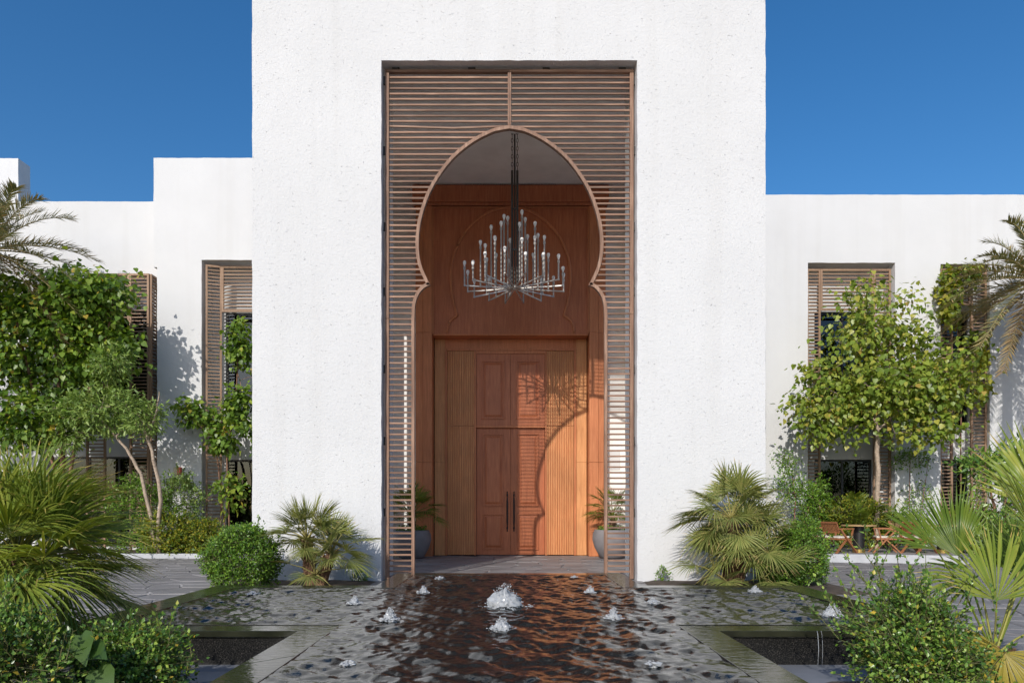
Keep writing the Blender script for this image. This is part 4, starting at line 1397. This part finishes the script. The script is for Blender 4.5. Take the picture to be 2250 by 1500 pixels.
CH = chair_parts()
for n_, me, m_ in CH: me.materials.append(M[m_])
ZT = 0.198
def chair(x, y, rz, label):
    root = thing('garden_chair', label, 'chair', (x, y, ZT), 'teak chairs on the terrace')
    root.rotation_euler.z = R(rz)
    for n_, me, m_ in CH:
        o = bpy.data.objects.new(n_, me); COL.objects.link(o); o.parent = root


def table(px, y, label):
    x = (px - CX) * y / F
    root = thing('terrace_table', label, 'table', (x, y, ZT), 'terrace tables')
    MB().lathe([(0.42, 0.715), (0.44, 0.72), (0.44, 0.745), (0.43, 0.75)], (x, y, ZT), 32).build('table_top', M['tabletop'], root)
    MB().lathe([(0.145, 0.10), (0.145, 0.714)], (x, y, ZT), 24).build('pedestal', M['black'], root, smooth=False)
    MB().lathe([(0.16, 0.0), (0.16, 0.09), (0.15, 0.099)], (x, y, ZT), 24).build('base_ring', M['brass'], root)
    return x


YT = 19.2
tx = table(1887, YT, 'round terrace table with black pedestal between two groups of chairs')
chair(tx - .62, YT - .15, -68, 'teak chair with white cushion just left of the black pedestal')
chair(tx - .80, YT + .75, -110, 'teak chair with cane back partly behind the round shrub')
chair(tx + .66, YT - .1, 75, 'teak chair facing the pedestal table from its right')
tx2 = table(2072, YT - .2, 'second terrace table, mostly hidden behind palm fans')
chair(tx2 - .72, YT - .3, -70, 'teak chair with cane back behind the leftmost palm fan')
chair(tx2 - .55, YT + .65, -130, 'teak chair at the rear left of the hidden table')
chair(tx2 + .75, YT - .1, 80, 'teak chair right of the hidden table behind the fans')

# ------------------------------------------------------------------ planting
# trees by the left wing
q = lambda px, py, d: tuple(P(px, py, d))
D = 20.6
tree('broadleaf_tree', 'dense broadleaf tree with reddish stems at far left', 'tree', (P(140, 1130, D).x, D, .08),
     [[((P(130, 0, D).x, D, .05), .09), (q(138, 1000, D), .075), (q(130, 850, D), .055), (q(120, 700, D), .03)],
      [((P(160, 0, D).x, D + .2, .05), .07), (q(100, 960, D), .055), (q(60, 800, D - .3), .04), (q(30, 680, D - .3), .02)],
      [((P(130, 0, D).x, D - .1, .05), .06), (q(180, 900, D - .2), .05), (q(230, 760, D - .2), .03), (q(250, 650, D - .2), .02)]],
     [(q(90, 745, D), (2.5, 1.15, 1.9), 250), (q(205, 650, D - .1), (1.25, .9, 0.75), 90), (q(240, 770, D), (0.95, .9, 0.9), 60), (q(60, 920, D - .2), (1.9, 1.0, 1.15), 130), (q(30, 660, D), (1.6, .9, 1.1), 90), (q(-120, 800, D), (1.6, 1.0, 2.0), 60)],
     24, .142, HEART, M['leaf_ficus'], M['redbark'], 3, droop=.7, spread=.25, gap=.10)
D = 20.0
tree('small_tree', 'small pale tree with narrow leaves and forked trunk before the left wall', 'tree', (P(350, 1120, D).x, D, .08),
     [[((P(350, 0, D).x, D, .05), .06), (q(349, 1060, D), .055), (q(325, 965, D), .045), (q(300, 900, D), .025)],
      [((P(345, 0, D).x, D + .1, .05), .06), (q(310, 1040, D), .05), (q(278, 985, D), .045), (q(230, 930, D), .03), (q(190, 900, D), .015)],
      [(q(325, 965, D), .03), (q(345, 900, D), .025), (q(350, 860, D), .012)]],
     [(q(235, 900, D), (1.25, .7, .75), 120), (q(160, 900, D), (.75, .6, .5), 45), (q(320, 925, D), (.55, .5, .5), 45), (q(250, 800, D), (.55, .5, .55), 45), (q(150, 960, D), (.6, .5, .4), 30)],
     26, .17, LANCE, M['leaf_lance'], M['bark'], 9, droop=.15, spread=.14, up=.7, gap=.05)
# climber at the left window
D = 22.0
tree('window_climber', 'leafy climber growing over the left slatted window', 'climbing plant', (P(500, 1150, D).x, D, .08),
     [[((P(505, 0, D).x, D, .05), .03), (q(498, 1000, D), .025), (q(520, 850, D), .02), (q(525, 720, D), .012)],
      [((P(500, 0, D).x, D, .05), .03), (q(470, 960, D), .02), (q(420, 920, D), .014)]],
     [(q(530, 760, D), (.42, .25, .95), 34), (q(530, 900, D), (.5, .25, .9), 40), (q(425, 905, D), (.85, .25, .5), 24), (q(490, 960, D), (.5, .25, .6), 26), (q(505, 1080, D), (.5, .25, .6), 26), (q(590, 900, D), (.6, .3, 2.2), 40)],
     18, .135, HEART, M['leaf_ficus'], M['redbark'], 14, droop=.8, spread=.15, gap=.12)
# right tree
D = 20.7
tree('heart_leaf_tree', 'slender-trunked tree with wide crown of heart leaves before right window', 'tree', (P(1925, 1200, D).x, D, .19),
     [[((P(1926, 0, D).x, D, .18), .085), (q(1927, 1100, D), .075), (q(1929, 960, D), .065), (q(1926, 880, D), .045), (q(1930, 800, D), .03), (q(1900, 690, D), .015)],
      [(q(1929, 945, D), .035), (q(1985, 890, D), .03), (q(2060, 840, D), .02), (q(2110, 800, D), .01)],
      [(q(1929, 930, D), .035), (q(1870, 880, D), .03), (q(1810, 850, D), .02), (q(1770, 830, D), .01)]],
     [(q(1945, 850, D), (2.05, 1.1, 1.2), 170), (q(2060, 850, D), (1.25, .9, 1.1), 80), (q(1820, 890, D), (1.1, .8, .75), 70), (q(1900, 730, D), (1.15, .8, .75), 55), (q(1895, 645, D), (.55, .4, .38), 14), (q(1800, 820, D), (.6, .5, .5), 22), (q(2000, 750, D), (.9, .6, .6), 30), (q(1990, 660, D), (.45, .35, .3), 6), (q(2120, 790, D), (.5, .4, .5), 14), (q(1740, 905, D), (.35, .3, .4), 7), (q(1790, 935, D), (.8, .5, .4), 26), (q(2060, 935, D), (.9, .5, .4), 26), (q(1880, 945, D), (.6, .5, .3), 12), (q(1985, 950, D), (.6, .5, .3), 12)],
     17, .135, HEART, M['leaf_right'], M['bark'], 21, droop=.75, spread=.27, gap=.12)
D = 22.2
tree('window_climber', 'yellow-green climber covering the slatted window beside the right date palm', 'climbing plant', (P(2110, 1150, D).x, D, .2),
     [[((P(2110, 0, D).x, D, .18), .03), (q(2112, 900, D), .02), (q(2100, 620, D), .012)]],
     [(q(2088, 650, D), (.3, .15, 1.0), 40), (q(2145, 770, D), (.3, .15, .85), 20), (q(2120, 600, D), (.6, .15, .25), 14), (q(2150, 850, D), (.25, .15, .7), 8)],
     16, .13, HEART, M['leaf_yellow'], M['redbark'], 33, droop=.7, spread=.13)
tree('wall_shrub', 'thin climbing shrub with red flowers between the right windows', 'shrub', (P(2005, 1200, D).x, D, .2),
     [[((P(2000, 0, D).x, D, .18), .02), (q(1998, 1080, D), .015), (q(2000, 1000, D), .01)], [((P(2015, 0, D).x, D, .18), .02), (q(2030, 1080, D), .012), (q(2040, 1010, D), .008)]],
     [(q(2010, 1010, D), (.75, .2, .35), 40), (q(2020, 1090, D), (.6, .2, .6), 26)], 16, .085, OVAL, M['leaf_hedge'], M['redbark'], 35, droop=.1, spread=.12)
D = 21.2
tree('jasmine_bush', 'airy light green bush at the tower corner behind the right palm', 'shrub', (P(1745, 1180, D).x, D, .05),
     [[((P(1745, 0, D).x, D, .05), .03), (q(1748, 1100, D), .02), (q(1740, 1040, D), .012)]],
     [(q(1735, 1060, D), (.55, .4, .7), 60), (q(1770, 1100, D), (.5, .4, .8), 50), (q(1725, 1010, D), (.35, .3, .3), 16)], 20, .075, OVAL, M['leaf_hedge'], M['redbark'], 36, droop=.1, spread=.12)
D = 18.3
tree('glossy_shrub', 'big-leaved glossy shrub at right, under the date palm', 'shrub', (P(2200, 1150, D).x, D, .2),
     [[((P(2190, 0, D).x, D, .18), .04), (q(2185, 1110, D), .035), (q(2170, 1050, D), .02)], [((P(2205, 0, D).x, D, .18), .04), (q(2210, 1090, D), .03), (q(2230, 1040, D), .02)]],
     [(q(2160, 1035, D), (.75, .6, .5), 50), (q(2235, 1020, D), (.7, .6, .65), 55), (q(2190, 1120, D), (.9, .5, .5), 35), (q(2290, 1090, D), (.7, .6, .9), 40)], 15, .20, LANCE, M['leaf_dark'], M['redbark'], 37, droop=-.1, spread=.13, up=.8)

# date palms
feather_palm('date_palm', 'date palm crown at the left edge above the broadleaf tree', (-14.75, 20.0, .08), (-14.75, 20.0, 8.7), 44, 3.1, .50, 41, 'date', dry=3, elo=-35, ehi=80, droop=.42, nl=62)
feather_palm('date_palm', 'date palm with drooping dry fronds at the right edge', (15.0, 20.0, .19), (15.0, 20.0, 7.85), 50, 2.8, .46, 47, 'date', dry=12, elo=-50, ehi=78, droop=.42, nl=62)
feather_palm('areca_palm', 'feathery yellow-green palm behind the terrace table', (P(1890, 0, 20.9).x, 20.9, .19), (P(1890, 0, 20.9).x, 20.9, .7), 15, 1.7, .42, 44, 'fan_bright', elo=22, ehi=84, droop=.5, nl=40, trunk=False, lw=.014, vee=.15)

# fan palms against the tower
bx = P(690, 0, 12.55).x
fan_palm('fan_palm', 'multi-stemmed fan palm against the tower left of the portal', (bx, 12.55, 0),
         [(bx - .12, 12.5, .85), (bx + .35, 12.4, .62), (bx + .1, 12.3, .25)], [26, 18, 10], .42, .52, 51, M['fan_grey'], -20, 82, 28, .28, 95,
         trunks=[((bx - .05, 12.6, 0), (bx - .12, 12.5, .85), .11, .09), ((bx + .1, 12.55, 0), (bx + .35, 12.4, .6), .10, .08)])
bx = P(1605, 0, 12.45).x
fan_palm('fan_palm', 'large drooping fan palm against the tower right of the portal', (bx, 12.5, 0),
         [(bx, 12.4, 1.22), (bx + .25, 12.3, .75), (bx - .35, 12.2, .28), (bx + .45, 12.1, .2)], [36, 20, 9, 9], .5, .62, 52, M['fan_grey'], -40, 82, 30, .42, 95,
         trunks=[((bx, 12.5, 0), (bx, 12.4, 1.22), .13, .11), ((bx + .1, 12.45, 0), (bx + .25, 12.3, .75), .10, .09)])
# foreground fan palm at left
bx, by = P(40, 0, 6.3).x, 6.3
fan_palm('fan_palm', 'huge bushy fan palm with narrow blades in the left foreground', (bx, by, 0),
         [(bx, by, 1.0), (bx + .15, by - .1, .72), (bx - .3, by + .2, .9)], [34, 16, 14], .46, .86, 53, M['fan'], -36, 78, 34, .36, 86,
         trunks=[((bx, by + .05, 0), (bx, by, 1.0), .14, .12), ((bx - .2, by + .2, 0), (bx - .3, by + .2, .9), .12, .1)], width=.95)

# foreground fan palm at right: each frond placed
D = 5.2
pr_ = thing('fan_palm', 'open-fanned palm with one yellow frond in the right foreground', 'palm', (P(2185, 0, D).x, D, 0))
rr_ = np.random.RandomState(61)
base = np.array(P(2185, 1440, D))
trunk_palm(pr_, (base[0], D + .05, 0), tuple(base), .09, .08, 'fibre', 3)
def pf(hub, tip, dz0=0, dz1=0, spread=75, nseg=30, mat='fan_bright', nrm=(-.25, -1, .35), droop=.08, b=None, split=.62):
    h = np.array(P(hub[0] + 18, hub[1], D + dz0)); t_ = np.array(P(tip[0] + 18, tip[1], D + dz1))
    fan_frond(pr_, base if b is None else np.array(b), h, t_ - h, nrm, 1.05 * np.linalg.norm(t_ - h), nseg, spread, droop, mat, rr_, curl=.1, pr=.008, split=split)
pf((2040, 1207), (1922, 1122), -.1, -.15, 34, 24, 'fan_bright', (.25, -.9, .35))
pf((2088, 1222), (2048, 1065), .25, .35, 48, 30, 'fan_bright', (-.8, -.75, .2))
pf((2172, 1318), (2160, 1135), -.15, -.1, 82, 40, 'fan', (.25, -1, .25))
pf((2265, 1190), (2165, 1035), .2, .0, 55, 30, 'fan', (.6, -.7, .5))
pf((2275, 1110), (2225, 925), .5, .4, 55, 30, 'fan', (-.5, -.9, .3))
pf((2188, 1432), (2180, 1560), -.2, -.38, 112, 36, 'fan_yellow', (0, -.8, .6), .12)
pf((2235, 1300), (2330, 1190), .3, .5, 80, 30, 'fan_bright', (-.3, -1, .4))
pf((2225, 1270), (2245, 1120), .5, .7, 75, 30, 'fan_bright', (-.2, -1, .3))
pf((2130, 1270), (1990, 1265), .35, .5, 70, 26, 'fan', (-.1, -.6, .8), .3)
pf((2140, 1400), (2040, 1500), .15, .1, 70, 24, 'fan', (-.3, -.6, .8), .3)
pf((2260, 1380), (2340, 1420), .0, -.1, 80, 26, 'fan', (.2, -.7, .7), .2)

# shrubs
c = P(532, 1222, 12.2)
shrub('clipped_shrub', 'rounded clipped green shrub left of the portal beside the fan palm', 'shrub', (c.x, c.y, 0),
      [((c.x, c.y, .50), (.62, .60, .58))], 1500, 11, .045, OVAL, M['leaf_hedge'], 71, jag=.085, sprigs=30, sprig_len=.15, inner=.6)
c = P(1755, 1215, 12.6)
shrub('clipped_shrub', 'loose round green shrub right of the large drooping fan palm', 'shrub', (c.x, c.y, 0),
      [((c.x, c.y, .52), (.50, .5, .60)), ((c.x - .35, c.y - .1, .3), (.4, .4, .4))], 1500, 11, .045, OVAL, M['leaf_hedge'], 72, jag=.10, sprigs=60, sprig_len=.2, inner=.55)
# foreground shrubs
c = P(55, 1440, 4.6)
shrub('garden_shrub', 'bright-tipped small-leaved shrub in the bottom left corner', 'shrub', (c.x, c.y, 0),
      [((c.x - .12, c.y, .34), (.36, .36, .36)), ((c.x - .6, c.y + .2, .38), (.4, .4, .4))], 800, 12, .036, OVAL, M['leaf_dark'], 73, jag=.22, sprigs=90, sprig_len=.26)
c = P(285, 1450, 5.3)
shrub('garden_shrub', 'dark small-leaved shrub at the left foot of the pool', 'shrub', (c.x, c.y, 0),
      [((c.x + .03, c.y, .22), (.36, .32, .27)), ((c.x + .05, c.y - .15, .12), (.32, .28, .2))], 800, 12, .036, OVAL, M['leaf_dark'], 74, jag=.22, sprigs=60, sprig_len=.16)
c = P(2005, 1420, 5.0)
shrub('garden_shrub', 'leggy small-leaved shrub in the right foreground beside the pool', 'shrub', (c.x, c.y, 0),
      [((c.x - .02, c.y, .40), (.38, .36, .40)), ((c.x + .05, c.y - .1, .2), (.38, .36, .33))], 1050, 12, .034, OVAL, M['leaf_dark'], 75, jag=.21, sprigs=110, sprig_len=.36)
# taro-like leaves between the left shrubs
el = thing('elephant_ear', 'few large glossy heart-shaped leaves between the left foreground shrubs', 'plant', (P(185, 0, 4.9).x, 4.9, 0))
r_ = np.random.RandomState(8)
for (px, py, s, dx, dz) in ((178, 1395, .22, .3, -.5), (160, 1440, .20, -.5, -.3), (215, 1470, .24, .5, -.5), (150, 1490, .22, -.3, -.6), (200, 1420, .18, .6, -.2), (130, 1385, .2, -.1, .2)):
    p = np.array(P(px, py, 4.75))
    T2 = (HEART[0] * np.array([.8, 1, 1]), HEART[1])
    v, f, rn = leaves(T2, p[None], np.array([[dx, -.4, dz]]), np.array([[-.2, -.7, .7]]), np.array([s]), np.array([r_.rand()]))
    o = link('leaf', np_mesh('leaf', v, f, True, rn), M['leaf_big'], el)
    MB().tube([(P(185, 0, 4.9).x, 4.9, .0), ((p[0] + P(185, 0, 4.9).x) / 2, 4.85, p[2] * .6), tuple(p)], [.012, .009, .006], 5).build('stalk', M['leaf_big'], el)
# yellow-green shrubs behind the left kerb
for i, (px, py, d, rx, rz, mt, lab) in enumerate(((360, 1165, 20.25, .75, .50, 'leaf_yellow', 'golden-leaved shrub behind the left kerb at the tree foot'),
                                                   (300, 1120, 20.6, 1.1, .85, 'leaf_hedge', 'feathery green shrub round the forked trunk by the left wall'),
                                                   (440, 1180, 20.4, .65, .48, 'leaf_yellow', 'low yellow-green shrub behind the left kerb by the window'),
                                                   (395, 1100, 21.4, .65, .75, 'leaf_lance', 'wispy grey-green shrub against the left wall'))):
    c = P(px, py, d)
    shrub('bedding_shrub', lab, 'shrub', (c.x, d, .08), [((c.x, d, c.z), (rx, .45, rz)), ((c.x + .2, d - .05, .35), (rx * .8, .4, .35))], 420, 12, .075, OVAL, M[mt], 80 + i, jag=.2, sprigs=20, sprig_len=.3, group='shrubs behind the left kerb')
for i, (px, py, d, rx, rz, mt, lab) in enumerate(((1880, 1130, 20.9, .95, .5, 'leaf_yellow', 'fine-leaved yellow-green shrub behind the pedestal table'),
                                                   (1795, 1120, 21.3, .45, .75, 'leaf_hedge', 'bright green shrub at the foot of the right window lattice'),
                                                   (1975, 1165, 21.3, .9, .55, 'leaf_hedge', 'low green shrub behind the chair right of the pedestal'),
                                                   (2160, 1165, 18.9, 1.1, .55, 'leaf_yellow', 'yellow-green shrub below the glossy big-leaved shrub'),
                                                   (2230, 1200, 17.0, .9, .6, 'leaf_dark', 'dark shrub at the right edge behind the palm fans'))):
    c = P(px, py, d)
    shrub('bedding_shrub', lab, 'shrub', (c.x, d, .19), [((c.x, d, c.z), (rx, .4, rz)), ((c.x, d, .5), (rx * .9, .35, .35))], 420, 12, .075, OVAL, M[mt], 90 + i, jag=.2, sprigs=16, sprig_len=.3, group='shrubs along the terrace')
# weeds at the foot of the tower
for i, (px, lab) in enumerate(((793, 'small weed at the tower foot left of the portal'), (1458, 'small weed at the tower foot right of the portal'))):
    c = P(px, 1275, 13.3)
    shrub('weed', lab, 'weed', (c.x, 13.3, 0), [((c.x, 13.3, .12), (.14, .08, .14))], 40, 7, .04, OVAL, M['leaf_hedge'], 97 + i, jag=.2)
